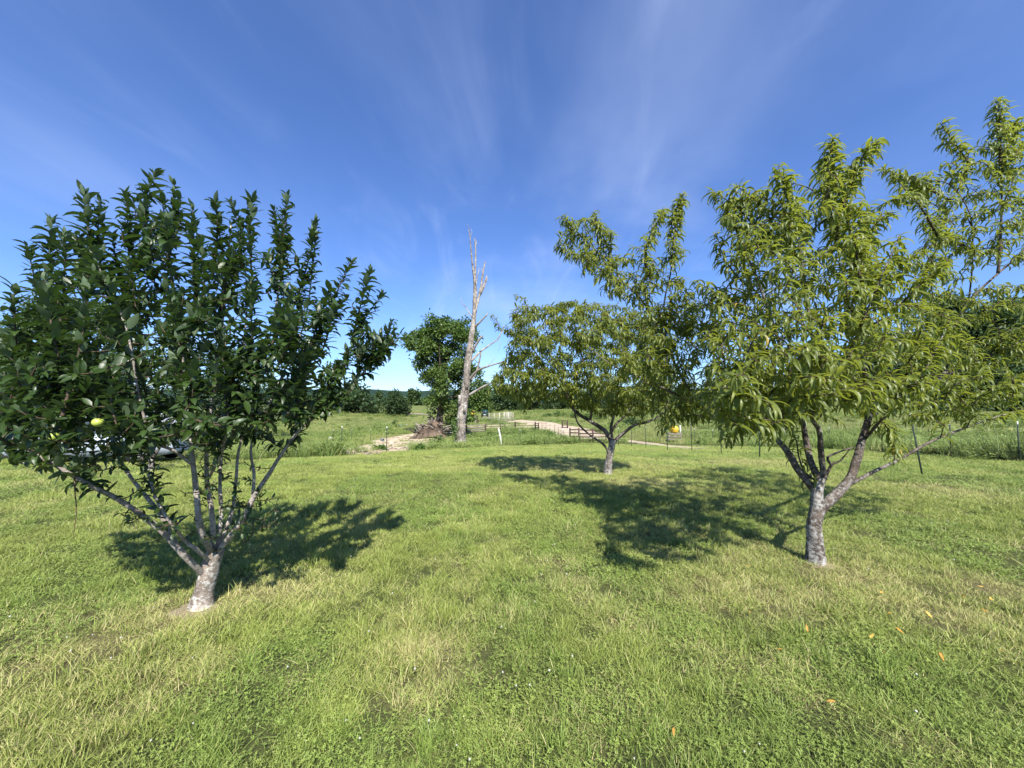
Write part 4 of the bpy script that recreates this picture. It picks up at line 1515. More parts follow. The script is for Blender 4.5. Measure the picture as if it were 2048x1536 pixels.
# ivy round the foot
n = 260
iv = np.stack([db[0] - .35 + rng.normal(0, .16, n), DD - .3 + rng.normal(0, .15, n), db[2] + rng.uniform(.6, 2.3, n)], 1)
me = leaves_mesh('ivy', apple_tpl, iv, rng.normal(0, 1, (n, 3)), rng.normal(0, 1, (n, 3)) + [0, -1, 1], rng.uniform(.12, .2, n), rng.integers(0, 4, n), rng.uniform(0, 1, n), np.zeros(n), M['walnut_leaf'], db)
add('ivy', me, root, kind='stuff')


# ================================================================== BACKGROUND TREES
clump_tpl = []
for _z in (.06, .16, -.10):
    clump_tpl.append((np.array([[0, 0, 0], [.55, -.27, _z], [1, 0, -_z], [.55, .27, _z]]), np.array([[0, 1, 2, 3]]), np.array([[0, .5], [.5, .8], [1, .5], [.5, .8]])))


def crown_leaves(cents, rad, nper, size, flat=.7, pw=.6):
    n = len(cents) * nper
    c = np.repeat(cents, nper, 0)
    r = np.repeat(rad, nper)
    v = nrm(rng.normal(0, 1, (n, 3))) * (rng.uniform(0, 1, n) ** pw + (rng.uniform(0, 1, n) < .12) * rng.uniform(0, .6, n))[:, None] * r[:, None]
    v[:, 2] *= flat
    pos = c + v
    d = nrm(v + rng.normal(0, .5, (n, 3)) * r[:, None])
    d[:, 2] -= .25
    up = np.array([0, 0, 1.0]) + rng.normal(0, .45, (n, 3))
    return pos, nrm(d), up, size * rng.uniform(.6, 1.3, n)


def bg_tree(name, poly, basepx, depth, half, nclump, crad, nper, lsize, mt, label, cat='tree', group=None, trunkr=.2, fork=.35, bases=None, trunkm=None):
    base = np.array([P(basepx[0], basepx[1], depth)[0], depth, 0.0])
    base[2] = float(Hh(base[0], base[1]))
    root = thing(name, base, label, cat, group)
    poly = np.asarray(poly, float)
    sp_ = (poly[:, 1].max() - poly[:, 1].min()) * .35
    cents = attractors(poly, nclump, depth, half, sp_)
    cents[:, 2] = np.maximum(cents[:, 2], base[2] + crad * .6)
    rad = crad * rng.uniform(.45, 1.35, nclump)
    pos, d, up, ln = crown_leaves(cents, rad, nper, lsize)
    n = len(pos)
    cl = np.repeat(rng.uniform(-.25, .25, nclump), nper)
    tint = np.clip(rng.beta(2, 2, n) * .7 + .2 + cl, 0, 1)
    me = leaves_mesh('crown', clump_tpl, pos, d, up, ln, rng.integers(0, 3, n), tint, rng.uniform(0, .999, n), mt, base)
    add('crown', me, root)
    # trunk and boughs
    topc = cents[np.argmax(cents[:, 2])]
    mid = cents.mean(0)
    b = MB()
    z1 = base[2] + (mid[2] - base[2]) * fork
    hub = np.array([base[0] * .7 + mid[0] * .3, depth, z1])
    b.tube(np.array([base + [0, 0, -.3], base + [0, 0, .3], hub, (hub + mid) / 2 + [0, 0, .2], (mid + topc) / 2]),
           np.array([1.5, 1.05, .8, .55, .15]) * trunkr, 10, rough=.08, res=.5)
    for i in rng.choice(nclump, min(nclump, 14), replace=False):
        c = cents[i]
        s0 = hub + (mid - hub) * rng.uniform(0, .9)
        mm = (s0 + c) / 2 + [0, 0, -.1 * np.linalg.norm(c - s0)]
        b.tube(np.array([s0, mm, c]), np.array([.38, .22, .07]) * trunkr, 6, cap=False, res=.6)
    add('trunk', b.me('trunk', trunkm or M['tree_bark'], base, True), root)
    return root


walnut_outline = [(868, 612), (900, 620), (904, 640), (915, 634), (940, 630), (960, 652), (960, 690), (948, 715), (972, 730), (980, 750), (965, 762), (948, 775), (955, 830), (950, 850),
          (930, 856), (900, 852), (870, 840), (850, 842), (840, 832), (848, 800), (852, 780), (834, 768), (830, 745), (822, 715), (810, 700), (797, 672), (804, 656), (832, 642), (848, 655), (855, 628)]
walnut = [(868, 622), (895, 628), (896, 655), (915, 645), (938, 640), (950, 660), (948, 690), (935, 722), (962, 738), (968, 750), (950, 757), (935, 770), (944, 800), (938, 838),
          (915, 844), (900, 842), (885, 812), (868, 826), (856, 818), (858, 800), (862, 778), (846, 764), (842, 745), (832, 718), (822, 702), (808, 675), (816, 664), (834, 652), (850, 668), (858, 640)]
bg_tree('walnut_tree', walnut, (878, 872), 44, 4.5, 165, .85, 160, .33, M['walnut_leaf'], 'tall leafy walnut tree rising over the brush pile behind the dead tree', trunkr=.42, fork=.5)

# trees behind the apple tree on the left
bg_tree('shade_tree', [(20, 640), (60, 605), (120, 600), (200, 610), (260, 640), (290, 720), (280, 810), (200, 850), (100, 850), (30, 800), (5, 720)], (150, 905), 24, 3.5, 170, .8, 150, .22, M['pale_leaf'],
        'broad grey-green tree behind the left half of the apple tree', trunkr=.3)
bg_tree('shade_tree', [(-120, 720), (-40, 690), (40, 700), (80, 760), (90, 850), (0, 870), (-120, 870)], (-20, 905), 26, 3.5, 120, .9, 130, .22, M['dark_leaf'],
        'dark rounded tree at the left edge behind the apple tree', trunkr=.3)
bg_tree('shade_tree', [(40, 790), (90, 770), (140, 790), (150, 860), (100, 885), (40, 880)], (95, 900), 22, 1.5, 40, .6, 80, .18, M['pale_leaf'],
        'low bushy tree under the broad grey-green one, left of the white shed', trunkr=.15)
bg_tree('shade_tree', [(330, 700), (420, 690), (520, 720), (560, 780), (540, 840), (430, 850), (330, 830)], (440, 868), 40, 3.5, 100, 1.2, 110, .34, M['dark_leaf'],
        'dark tree standing behind the middle of the apple tree', trunkr=.3)

# far left field trees
bg_tree('field_tree', [(640, 800), (660, 775), (700, 770), (745, 780), (762, 800), (765, 822), (700, 830), (640, 828)], (700, 832), 95, 6, 60, 2.3, 60, .8, M['dark_leaf'],
        'wide dark tree at the far field edge just right of the apple tree', trunkr=.4, fork=.3)
bg_tree('field_tree', [(773, 812), (772, 795), (782, 784), (797, 783), (808, 795), (813, 812), (808, 826), (778, 827)], (792, 832), 85, 3.0, 60, 1.1, 70, .5, M['dark_leaf'],
        'round dark green tree standing alone in the green field', trunkr=.3, fork=.25)
for (x0, x1, yt, yb, dep_, lab) in ((752, 763, 782, 815, 190, 'thin ragged tree on the skyline left of the round field tree'),
                                     (818, 826, 776, 812, 170, 'slim pale poplar on the skyline, left one of the pair by the walnut'),
                                     (828, 838, 772, 812, 170, 'slim pale poplar on the skyline, touching the walnut crown')):
    bg_tree('slim_tree', [(x0, yb), (x0 + 1, yt + 10), ((x0 + x1) / 2, yt), (x1, yt + 8), (x1, yb)], ((x0 + x1) / 2, 822), dep_, 2, 22, 1.2, 40, .9, M['pale_leaf'], lab, trunkr=.3, fork=.3)

# tree line on the skyline
line_l = [(560, 640, 780, 150), (655, 720, 806, 200), (765, 800, 809, 230), (800, 850, 808, 200), (835, 890, 802, 180)]
words = ['hazy distant tree right behind the apple crown', 'hazy distant tree at the foot of the far hill', 'tiny hazy tree left of the poplars', 'low distant tree under the two poplars', 'distant tree showing beside the walnut trunk']
for (x0, x1, yt, dp), lb in zip(line_l, words):
    bg_tree('distant_tree', [(x0, 818), (x0 + 4, (yt + 818) / 2), ((x0 + x1) / 2, yt), (x1 - 4, (yt + 818) / 2), (x1, 818)], ((x0 + x1) / 2, 822), dp, 5, 34, 2.6, 45, 1.3, M['pale_leaf'], lb, group='trees along the skyline', trunkr=.3)
line_r = [(930, 985, 757, 100, 'M'), (975, 1040, 772, 110, 'D'), (1030, 1100, 765, 120, 'D'), (1090, 1170, 772, 125, 'D'), (1160, 1240, 765, 125, 'D'), (1230, 1310, 770, 125, 'D'),
          (1300, 1390, 765, 120, 'D'), (1380, 1470, 758, 115, 'D'), (1460, 1560, 750, 110, 'D'), (1550, 1660, 735, 105, 'D'), (1640, 1760, 700, 95, 'D'), (1730, 1860, 660, 85, 'D'), (1830, 1960, 585, 80, 'D'),
          (1930, 2070, 590, 78, 'D'), (2040, 2200, 640, 78, 'D')]
words = ['far tree filling the gap right of the dead trunk', 'far tree above the pale cattle panels', 'far tree above the bend of the track', 'far tree above the start of the dirt track', 'far tree behind the left of the middle peach crown',
         'far tree behind the right of the middle peach crown', 'far tree above the yellow tub', 'far tree seen between the two peach crowns', 'far tree behind the large peach, over its left limb', 'far tree behind the large peach, over its trunk',
         'big dark tree behind the centre of the large peach', 'big dark tree behind the right limb of the large peach', 'tallest dark tree of the right-hand wood', 'tall dark tree near the right edge of the wood', 'dark tree at the far right end of the wood']
for (x0, x1, yt, dp, kd), lb in zip(line_r, words):
    w_ = x1 - x0
    hpx = 825 - yt
    poly = [(x0, 822), (x0 + w_ * .05, yt + hpx * .5), (x0 + w_ * .25, yt + hpx * .15), (x0 + w_ * .5, yt), (x0 + w_ * .78, yt + hpx * .12), (x1 - w_ * .04, yt + hpx * .5), (x1, 822)]
    big = hpx * dp / F
    bg_tree('woodland_tree', poly, ((x0 + x1) / 2, 826), dp, w_ * dp / F * .3, 80 if big < 12 else 170, max(1.3, big * .11), 95, max(.55, big * .035), M['dark_leaf'] if kd == 'D' else M['walnut_leaf'], lb,
            group='trees of the wood beyond the field', trunkr=.3 + big * .008)


# shrubs and weeds
def shrub(px, py, wpx, hpx, label, mt, n=12, size=.12):
    g = G(px, py)
    kk = g[1] / F
    root = thing('shrub', g, label, 'shrub')
    cents = np.stack([g[0] + rng.uniform(-.5, .5, n) * wpx * kk * .75, g[1] + rng.uniform(-.4, .4, n) * wpx * kk, g[2] + rng.uniform(.15, .85, n) * hpx * kk], 1)
    pos, d, up, ln = crown_leaves(cents, np.full(n, wpx * kk * .22), 55, size)
    m_ = len(pos)
    me = leaves_mesh('foliage', clump_tpl, pos, d, up, ln, rng.integers(0, 3, m_), rng.uniform(0, 1, m_), np.zeros(m_), mt, g)
    add('foliage', me, root)
    b = MB()
    for c in cents:
        b.tube(np.array([g + [0, 0, -.05], (g + c) / 2 + [0, 0, .05], c]), [.02, .015, .006], 5, cap=False)
    add('stems', b.me('stems', M['tree_bark'], g), root)


shrub(871, 896, 34, 30, 'dark bushy shrub in front of the brush pile, left of the dead trunk', M['walnut_leaf'])
shrub(842, 902, 18, 14, 'small low weed bush at the edge of the bare earth', M['weed_leaf'], 6)
shrub(789, 853, 10, 16, 'little upright bush between the two white stones', M['dark_leaf'], 5, .2)
shrub(902, 862, 34, 24, 'green bush at the right foot of the walnut tree', M['walnut_leaf'], 10, .2)
shrub(1075, 864, 40, 12, 'low weeds growing at the gate end of the dark fence', M['weed_leaf'], 8, .15)
shrub(1040, 872, 36, 14, 'clump of weeds right of the leaning white post', M['weed_leaf'], 8, .15)
shrub(1170, 838, 30, 12, 'scrubby bush on the bank above the dirt track', M['walnut_leaf'], 8, .3)
shrub(1120, 833, 26, 9, 'low bush farther left on the bank above the track', M['walnut_leaf'], 8, .3)
shrub(1095, 835, 20, 8, 'small bush on the bank above the track, just left of the low bush', M['weed_leaf'], 6, .3)
shrub(1150, 836, 22, 10, 'bush on the bank above the track between its two larger neighbours', M['walnut_leaf'], 7, .3)
shrub(1200, 842, 34, 14, 'larger bush on the bank right above the dark rail fence', M['walnut_leaf'], 9, .3)
shrub(1260, 850, 34, 14, 'bush on the bank behind the middle peach trunk, right side', M['dark_leaf'], 9, .3)
shrub(985, 872, 26, 12, 'weed clump between the dead trunk and the leaning white post', M['weed_leaf'], 7, .15)
shrub(1105, 878, 40, 14, 'broad weed clump left of the dark rail fence', M['weed_leaf'], 9, .15)
shrub(760, 900, 26, 12, 'weeds at the front edge of the bare earth', M['weed_leaf'], 7, .12)
shrub(645, 909, 26, 14, 'small dark bush under the right end of the apple foliage', M['weed_leaf'], 8, .12)
shrub(1985, 905, 34, 16, 'dark weedy bush at the wire fence near the right edge', M['walnut_leaf'], 9, .1)
shrub(1810, 898, 30, 14, 'dark weedy bush at the wire fence behind the peach limb', M['walnut_leaf'], 9, .1)
shrub(1398, 888, 22, 14, 'green bush at the fence line right of the yellow tub', M['walnut_leaf'], 7, .12)

# ================================================================== FENCES
def tpost_mesh(h=1.45):
    b = MB()
    b.box((0, 0, h / 2 - .1), (.034, .006, h + .2))
    b.box((0, .014, h / 2 - .1), (.006, .028, h + .2))
    for z in np.arange(.12, h - .1, .055):
        b.box((0, -.006, z), (.012, .008, .018))
    return b


TP = tpost_mesh()
tp_me = TP.me('post', M['steel_green'])
tb = MB()
tb.box((0, .006, 1.45 - .065), (.032, .034, .135))
cap_me = tb.me('painted_tip', M['white_paint'])


def tpost(g, label, group, lean=0.0, s=1.0):
    r = thing('fence_post', g, label, 'fence post', group)
    r.rotation_euler = (0, lean, rng.uniform(-.3, .3))
    r.scale = (1, 1, s)
    add('post', tp_me, r)
    add('painted_tip', cap_me, r)
    return r


near_posts = [((1845, 951), 'first green steel fence post, under the right limb of the large peach', -.12), ((1520, 917), 'green steel fence post below the left foliage of the large peach', 0),
              ((1443, 909), 'green steel fence post with white tip, left of the large peach', -.03), ((1384, 904), 'green steel fence post with white tip just right of the yellow tub', -.02),
              ((1335, 902), 'green steel fence post just left of the yellow tub', 0), ((1292, 898), 'green steel fence post second to the right of the middle peach trunk', 0),
              ((1263, 895), 'green steel fence post close right of the middle peach trunk', 0), ((1237, 892), 'green steel fence post nearest the middle peach trunk', 0)]
gp = []
for (p, lb, ln) in near_posts:
    g = G(*p)
    gp.append(g)
    tpost(g, lb, 'green steel posts of the near wire fence', ln)
# posts of the fence that runs on past the track and to the left
more = [(1127, 887), (1122, 886), (1040, 889), (773, 905), (683, 906)]
wl = ['green steel post standing in weeds left of the dark rail fence', 'green steel post leaning close beside its twin left of the rail fence', 'green steel post right of the leaning white post', 'steel post in front of the bare earth patch', 'steel post in the grass near the apple tree, right of it']
for p, lb in zip(more, wl):
    tpost(G(*p), lb, 'steel posts scattered along the far side of the lawn', 0, .85)
far_l = [(666, 888), (703, 885), (741, 884)]
wl = ['leftmost of three small far steel posts in the field', 'middle of three small far steel posts in the field', 'rightmost of three small far steel posts in the field']
for p, lb in zip(far_l, wl):
    tpost(G(*p), lb, 'small steel posts in the left field', 0, .9)
right_posts = [(1390, 884), (1426, 889), (1660, 899), (1765, 906), (1903, 914), (2040, 924)]
wl = ['short white-tipped post behind the green bush', 'short white-tipped post left of the large peach, far fence', 'white-tipped post seen between the peach stems', 'dark post of the far wire fence right of the peach trunk', 'dark post of the far wire fence below the right foliage', 'last post of the far wire fence at the right edge']
rg = [G(*p) for p in right_posts]
for g, lb in zip(rg, wl):
    tpost(g, lb, 'posts of the far wire fence in the tall grass', 0, .9)


def wire_fence(name, posts, hs, verts_step, label, r=.003, cat='wire fence'):
    o = np.array(posts)
    root = thing(name, o[0], label, cat)
    for h in hs:
        b = MB()
        pts = []
        for i in range(len(o) - 1):
            for t in np.linspace(0, 1, 5, endpoint=False):
                q = o[i] * (1 - t) + o[i + 1] * t
                q = q + [0, 0, h - .03 * math.sin(math.pi * t)]
                pts.append(q)
        pts.append(o[-1] + [0, 0, h])
        b.tube(np.array(pts), r, 4, cap=False)
        add('wire', b.me('wire', M['wire'], o[0]), root)
    if verts_step:
        b = MB()
        for i in range(len(o) - 1):
            ln = np.linalg.norm(o[i + 1] - o[i])
            for t in np.arange(0, 1, verts_step / ln):
                q = o[i] * (1 - t) + o[i + 1] * t
                b.tube(np.array([q + [0, 0, .03], q + [0, 0, hs[-1]]]), r * .8, 3, cap=False)
        add('stay_wires', b.me('stay_wires', M['wire'], o[0]), root, kind='stuff')


off = np.array([-.02, -.03, 0])
wire_fence('wire_fence', [gp[0] + off] + [g + off for g in gp[1:]], [.35, .75, 1.15], 0, 'thin plain wires strung along the near green steel posts', .0014)
wire_fence('wire_fence', [g + [0, -.04, 0] for g in rg[2:]] + [G(2200, 935)], [.1, .25, .4, .6, .8, 1.0, 1.2], .3, 'woven wire fence against the tall grass at right', .0022)


def rail_fence(posts, nr, h, label, mp, mr, pr=.07, rr=.04, cat='fence', rails_h=None, name='rail_fence'):
    o = np.array([G(*p) for p in posts])
    root = thing(name, o[0], label, cat)
    for g in o:
        b = MB()
        b.tube([g + [0, 0, -.2], g + [0, 0, h * .6], g + [rng.normal(0, .02), 0, h + .08]], [pr * 1.05, pr, pr * .95], 10, rough=.04)
        add('post', b.me('post', mp, o[0], True), root)
    for k_ in range(nr):
        hh = (rails_h[k_] if rails_h else h * (k_ + .75) / nr)
        for i in range(len(o) - 1):
            a, c = o[i] + [0, 0, hh + rng.normal(0, .02)], o[i + 1] + [0, 0, hh + rng.normal(0, .02)]
            b = MB()
            b.tube([a, (a + c) / 2 + [0, 0, -.02], c], [rr, rr * .95, rr], 8, rough=.05, res=.5)
            add('rail', b.me('rail', mr, o[0], True), root)
    return root


kf = G(1140, 885)[1] / F
rail_fence([(1140, 885), (1158, 885.5), (1186, 885.5), (1212, 886)], 4, 27 * kf, 'dark brown four-rail fence in front of the pale dirt track', M['dark_wood'], M['dark_wood'], .075, .055)
rail_fence([(1070.5, 860), (1077, 862)], 4, 15 * G(1070, 860)[1] / F, 'short dark gate section at the left end of the track', M['dark_wood'], M['dark_wood'], .10, .05, name='gate', cat='gate')
rail_fence([(1124.5, 857), (1135, 857.5)], 4, 16 * G(1124, 857)[1] / F, 'short dark gate section standing out on the bare dirt', M['dark_wood'], M['dark_wood'], .10, .05, name='gate', cat='gate')
rail_fence([(932, 866), (971, 864)], 4, 15 * G(950, 865)[1] / F, 'weathered grey rail fence right of the dead trunk', M['dark_wood'], M['grey_wood'], .12, .07)
# low wire and posts on to the gate
o1 = [G(971, 864), G(1001, 863), G(1030.5, 861), G(1070.5, 860)]
wire_fence('wire_fence', o1, [.35, .75, 1.1], 0, 'thin wires between the dark posts along the track', .012)
for g, lb in zip(o1[1:3], ['thin grey post half way between the dark posts', 'stout dark post standing alone beside the track']):
    b = MB()
    rr = .12 if 'stout' in lb else .05
    b.tube([[0, 0, -.2], [0, 0, .7], [0, 0, 1.25]], [rr, rr, rr * .95], 10)
    tagm(add('fence_post', b.me('fence_post', M['dark_wood'], (0, 0, 0), True), loc=g), lb, 'fence post')
# row of thin stakes on the dirt yard
stk = [(1084, 862), (1092, 863), (1100, 865), (1109, 868), (1117, 872)]
for n_, p in enumerate(stk):
    b = MB()
    g = G(*p)
    b.tube([[0, 0, -.2], [0, 0, .6], [0, 0, 1.2]], [.022, .022, .02], 6)
    tagm(add('stake', b.me('stake', M['steel_green'], (0, 0, 0), True), loc=g), 'thin dark stake on the bare dirt yard, ' + ('nearest the short gate section', 'second from the short gate section', 'middle one of the row of five', 'fourth from the short gate section', 'lowest and rightmost of the row of five')[n_], 'stake', 'row of thin stakes on the dirt yard')

# leaning white post
g = G(1004, 890)
b = MB()
t_ = P(997, 857, g[1] + .1)
b.tube([g + [0, 0, -.15], (g + t_) / 2, t_], [.06, .062, .055], 10, rough=.03, res=.2)
tagm(add('white_post', b.me('white_post', M['white_paint'], g, True), loc=g), 'white post leaning left in the weeds right of the dead tree', 'post')
# broken pair of posts
for p, lb, mm_, hh in (((950.5, 846), 'pale weathered post left of its dark twin behind the rail fence', M['grey_wood'], 17), ((955.5, 847), 'dark rotten post beside the pale one behind the rail fence', M['dark_wood'], 13)):
    g = G(*p)
    h_ = hh * g[1] / F
    b = MB()
    b.tube([[0, 0, -.2], [0, 0, h_ * .6], [rng.normal(0, .1), 0, h_]], [.17, .15, .10], 10, rough=.1, res=.3)
    tagm(add('old_post', b.me('old_post', mm_, (0, 0, 0), True), loc=g), lb, 'post')


# cattle panels
def panel(p0, p1, hpx, label, upright=3, nr=6):
    a, c = G(*p0), G(*p1)
    h = hpx * a[1] / F
    root = thing('cattle_panel', a, label, 'cattle panel', 'pale metal panels of the cattle pen')
    for i in range(upright):
        t = i / (upright - 1)
        q = a * (1 - t) + c * t
        b = MB()
        b.cyl(q + [0, 0, 0], q + [0, 0, h], .06, 8)
        add('upright', b.me('upright', M['pale_metal'], a, True), root)
    for i in range(nr):
        z = h * (.1 + .88 * i / (nr - 1))
        b = MB()
        b.cyl(a + [0, 0, z], c + [0, 0, z], .034, 6)
        add('bar', b.me('bar', M['pale_metal'], a, True), root)


panel((978, 842), (999, 843), 16, 'pale cattle panel at the left end of the pen')
panel((999.5, 843), (1016, 843), 18, 'pale cattle panel in the middle of the pen')
panel((1017, 843), (1026, 841.5), 17, 'pale cattle panel forming the right corner of the pen', 2)
panel((1009, 838), (1022, 838), 14, 'pale cattle panel at the back of the pen', 4)

# ================================================================== MACHINES FAR OFF
# front loader
g = G(946, 838)
g = np.array([g[0], g[1], g[2]])
s_ = g[1] / F
root = thing('loader', g, 'yellow loader facing us with dark bucket, right of the dead trunk', 'loader')
u = 1.0 * s_
wd = 9.5 * u
dp_ = 24 * u


def part(name, m, f, par=None, sm=False):
    b = MB()
    f(b)
    return add(name, b.me(name, m, (0, 0, 0), sm), par or root)


part('body', M['yellow_paint'], lambda b: (b.box((0, dp_ * .45, 9.5 * u), (wd * .8, dp_ * .7, 5 * u), taper=.92), b.box((0, dp_ * .1, 8 * u), (wd * .55, dp_ * .25, 4 * u), taper=.85)))
part('cab', M['glass'], lambda b: b.box((0, dp_ * .5, 13.7 * u), (wd * .5, dp_ * .28, 3.6 * u), taper=.9))
part('roof', M['yellow_paint'], lambda b: b.box((0, dp_ * .5, 15.9 * u), (wd * .58, dp_ * .32, .7 * u)))
bk = part('bucket', M['debris'], lambda b: (b.box((0, -dp_ * .18, 4.6 * u), (14 * u, 3.2 * u, 3.4 * u), rx=.3), b.box((0, -dp_ * .27, 3.0 * u), (14 * u, 3 * u, .5 * u))))
part('cutting_edge', M['pale_metal'], lambda b: b.box((0, -dp_ * .30, 2.4 * u), (14.4 * u, 1.0 * u, .9 * u)), bk)
for sx in (-1, 1):
    part('lift_arm', M['yellow_paint'], lambda b: b.tube([(sx * wd * .38, dp_ * .3, 13 * u), (sx * wd * .40, -dp_ * .02, 11 * u), (sx * wd * .38, -dp_ * .14, 5 * u)], [.6 * u] * 3, 6))
    for yy in (.12, .72):
        wl_ = part('wheel', M['black_rubber'], lambda b: b.cyl((sx * wd * .42, dp_ * yy, 3.4 * u), (sx * wd * .62, dp_ * yy, 3.4 * u), 3.4 * u, 18), None, True)
        part('rim', M['yellow_paint'], lambda b: b.cyl((sx * wd * .60, dp_ * yy, 3.4 * u), (sx * wd * .64, dp_ * yy, 3.4 * u), 1.6 * u, 12), wl_)

# dark green truck/tractor
g = G(969.5, 837.5)
s_ = g[1] / F
u = s_
root = thing('tractor', g, 'dark green tractor with teal roof parked behind the pale panels', 'tractor')
part('body', M['dark_green_paint'], lambda b: (b.box((0, 8 * u, 8.0 * u), (9 * u, 16 * u, 5 * u), taper=.9), b.box((0, -1 * u, 7.2 * u), (6 * u, 5 * u, 4 * u), taper=.85)))
cb = part('cab', M['glass'], lambda b: b.box((0, 10 * u, 13.2 * u), (10 * u, 9 * u, 5.6 * u), taper=.88))
for sx in (-1, 1):
    for sy in (-1, 1):
        part('cab_post', M['dark_green_paint'], lambda b: b.tube([(sx * 4.9 * u, (10 + sy * 4.4) * u, 10.4 * u), (sx * 4.4 * u, (10 + sy * 4) * u, 16 * u)], [.35 * u] * 2, 6), cb)
part('roof', M['teal_paint'], lambda b: (b.box((0, 10 * u, 16.6 * u), (10.8 * u, 10 * u, 1.4 * u), taper=.9),))
part('grille', M['chrome'], lambda b: b.box((0, -3.7 * u, 7.4 * u), (4.4 * u, .3 * u, 2.4 * u)))
for sx in (-1, 1):
    part('headlight', M['chrome'], lambda b: b.cyl((sx * 2.4 * u, -3.6 * u, 8.6 * u), (sx * 2.4 * u, -4.0 * u, 8.6 * u), .7 * u, 10))
    part('fender', M['dark_green_paint'], lambda b: b.box((sx * 6.0 * u, 11 * u, 9.8 * u), (3.2 * u, 9 * u, .7 * u)))
    w1_ = part('wheel', M['black_rubber'], lambda b: b.cyl((sx * 5 * u, 11 * u, 4.6 * u), (sx * 7.8 * u, 11 * u, 4.6 * u), 4.6 * u, 20), None, True)
    part('rim', M['yellow_paint'], lambda b: b.cyl((sx * 7.7 * u, 11 * u, 4.6 * u), (sx * 8.0 * u, 11 * u, 4.6 * u), 2.2 * u, 12), w1_)
    part('wheel', M['black_rubber'], lambda b: b.cyl((sx * 4.0 * u, 0, 2.9 * u), (sx * 5.6 * u, 0, 2.9 * u), 2.9 * u, 16), None, True)
# flat trailer in front of it
g = G(975, 841)
u = g[1] / F
root = thing('trailer', g, 'low flat grey trailer in front of the dark green tractor', 'trailer')
part('deck', M['grey_wood'], lambda b: b.box((0, 2 * u, 4.2 * u), (20 * u, 8 * u, 1.2 * u)))
part('side_rail', M['pale_metal'], lambda b: b.box((0, -2.3 * u, 6.4 * u), (20 * u, .5 * u, .8 * u)))
for sx in (-1, -.33, .33, 1):
    part('stanchion', M['pale_metal'], lambda b: b.box((sx * 9.4 * u, -2.3 * u, 5.4 * u), (.5 * u, .4 * u, 1.7 * u)))
for sx in (-.35, .1):
    part('wheel', M['black_rubber'], lambda b: b.cyl((sx * 20 * u, -2.6 * u, 1.9 * u), (sx * 20 * u, -1.2 * u, 1.9 * u), 1.9 * u, 14), None, True)
part('drawbar', M['pale_metal'], lambda b: b.tube([(-10 * u, 2 * u, 4 * u), (-14 * u, 2 * u, 2.4 * u)], [.35 * u] * 2, 6))

# yellow tub on its rack
g = G(1350, 884)
u = g[1] / F
root = thing('wooden_rack', g, 'weathered wooden rack of boards at the fence under the yellow tub', 'rack')
for sx in (-12, 0, 12):
    part('post', M['grey_wood'], lambda b: b.box((sx * u, 0, 8 * u), (1.8 * u, 1.8 * u, 17 * u)))
for z in (5, 10, 15.5):
    part('board', M['grey_wood'], lambda b: b.box((0, -1.3 * u, z * u), (27 * u, .7 * u, 2.2 * u), ry=rng.normal(0, .01)))
    part('board', M['grey_wood'], lambda b: b.box((0, 7 * u, z * u), (27 * u, .7 * u, 2.2 * u)))
part('deck', M['grey_wood'], lambda b: b.box((0, 3 * u, 17.3 * u), (27 * u, 9 * u, 1 * u)))
part('back_post', M['white_paint'], lambda b: b.box((12.5 * u, 3 * u, 24 * u), (2.2 * u, 1.5 * u, 18 * u)))
root = thing('yellow_tub', g + [0, 3 * u, 18 * u], 'round bright yellow tub sitting on the wooden rack', 'tub')
th_ = np.linspace(0, np.pi * .5, 7)
b = MB()
b.tube([(0, 0, 0), (0, 0, 2 * u), (0, 0, 6 * u), (0, 0, 8 * u), (0, 0, 11 * u), (0, 0, 13 * u), (0, 0, 13.6 * u)], np.array([6.0, 7.6, 8.8, 9.0, 7.9, 5.6, 3.0]) * u * .95, 20)
add('shell', b.me('shell', M['yellow_paint'], (0, 0, 0), True), root)
b = MB()
b.tube([(0, 0, 6.6 * u), (0, 0, 7.0 * u), (0, 0, 7.5 * u)], np.array([8.7, 9.2, 8.7]) * u, 20)
add('rim', b.me('rim', M['yellow_paint'], (0, 0, 0), True), root)

# ================================================================== SHED AND CAR BEHIND THE APPLE TREE
g = G(250, 908)
u = g[1] / F
root = thing('shed', g, 'low white sided shed glimpsed under the apple tree at left', 'shed')
Wd, Dp, Hw = 170 * u, 70 * u, 50 * u
part('wall', M['white_siding'], lambda b: (b.box((0, 0, Hw / 2), (Wd, .12, Hw)), b.box((0, Dp, Hw / 2), (Wd, .12, Hw)), b.box((-Wd / 2 + .06, Dp / 2, Hw / 2), (.12, Dp - .13, Hw)), b.box((Wd / 2 - .06, Dp / 2, Hw / 2), (.12, Dp - .13, Hw))))
nb_ = 26
pm = MB()
pm.box((0, -.075, Hw * .46), (.035, .03, Hw * .92))
pme = pm.me('batten', M['white_siding'])
for i in range(nb_):
    x_ = -Wd / 2 + (i + .5) * Wd / nb_
    o = add('batten', pme, root)
    o.location = (x_, 0, Hw * .04)
part('roof', M['roof_metal'], lambda b: (b.box((0, Dp * .22, Hw + Dp * .13), (Wd + .6, Dp * .62, .08), rx=.5), b.box((0, Dp * .78, Hw + Dp * .13), (Wd + .6, Dp * .62, .08), rx=-.5)))
for x_ in (-.3, .12):
    wn = part('window', M['glass'], lambda b: b.box((x_ * Wd, -.09, Hw * .55), (1.1, .04, .9)))
    part('frame', M['white_paint'], lambda b: (b.box((x_ * Wd, -.12, Hw * .55 + .48), (1.25, .05, .07)), b.box((x_ * Wd, -.12, Hw * .55 - .48), (1.25, .05, .07)), b.box((x_ * Wd - .59, -.12, Hw * .55), (.07, .05, .88)), b.box((x_ * Wd + .59, -.12, Hw * .55), (.07, .05, .88)), b.box((x_ * Wd, -.12, Hw * .55), (.04, .04, .88))), wn)
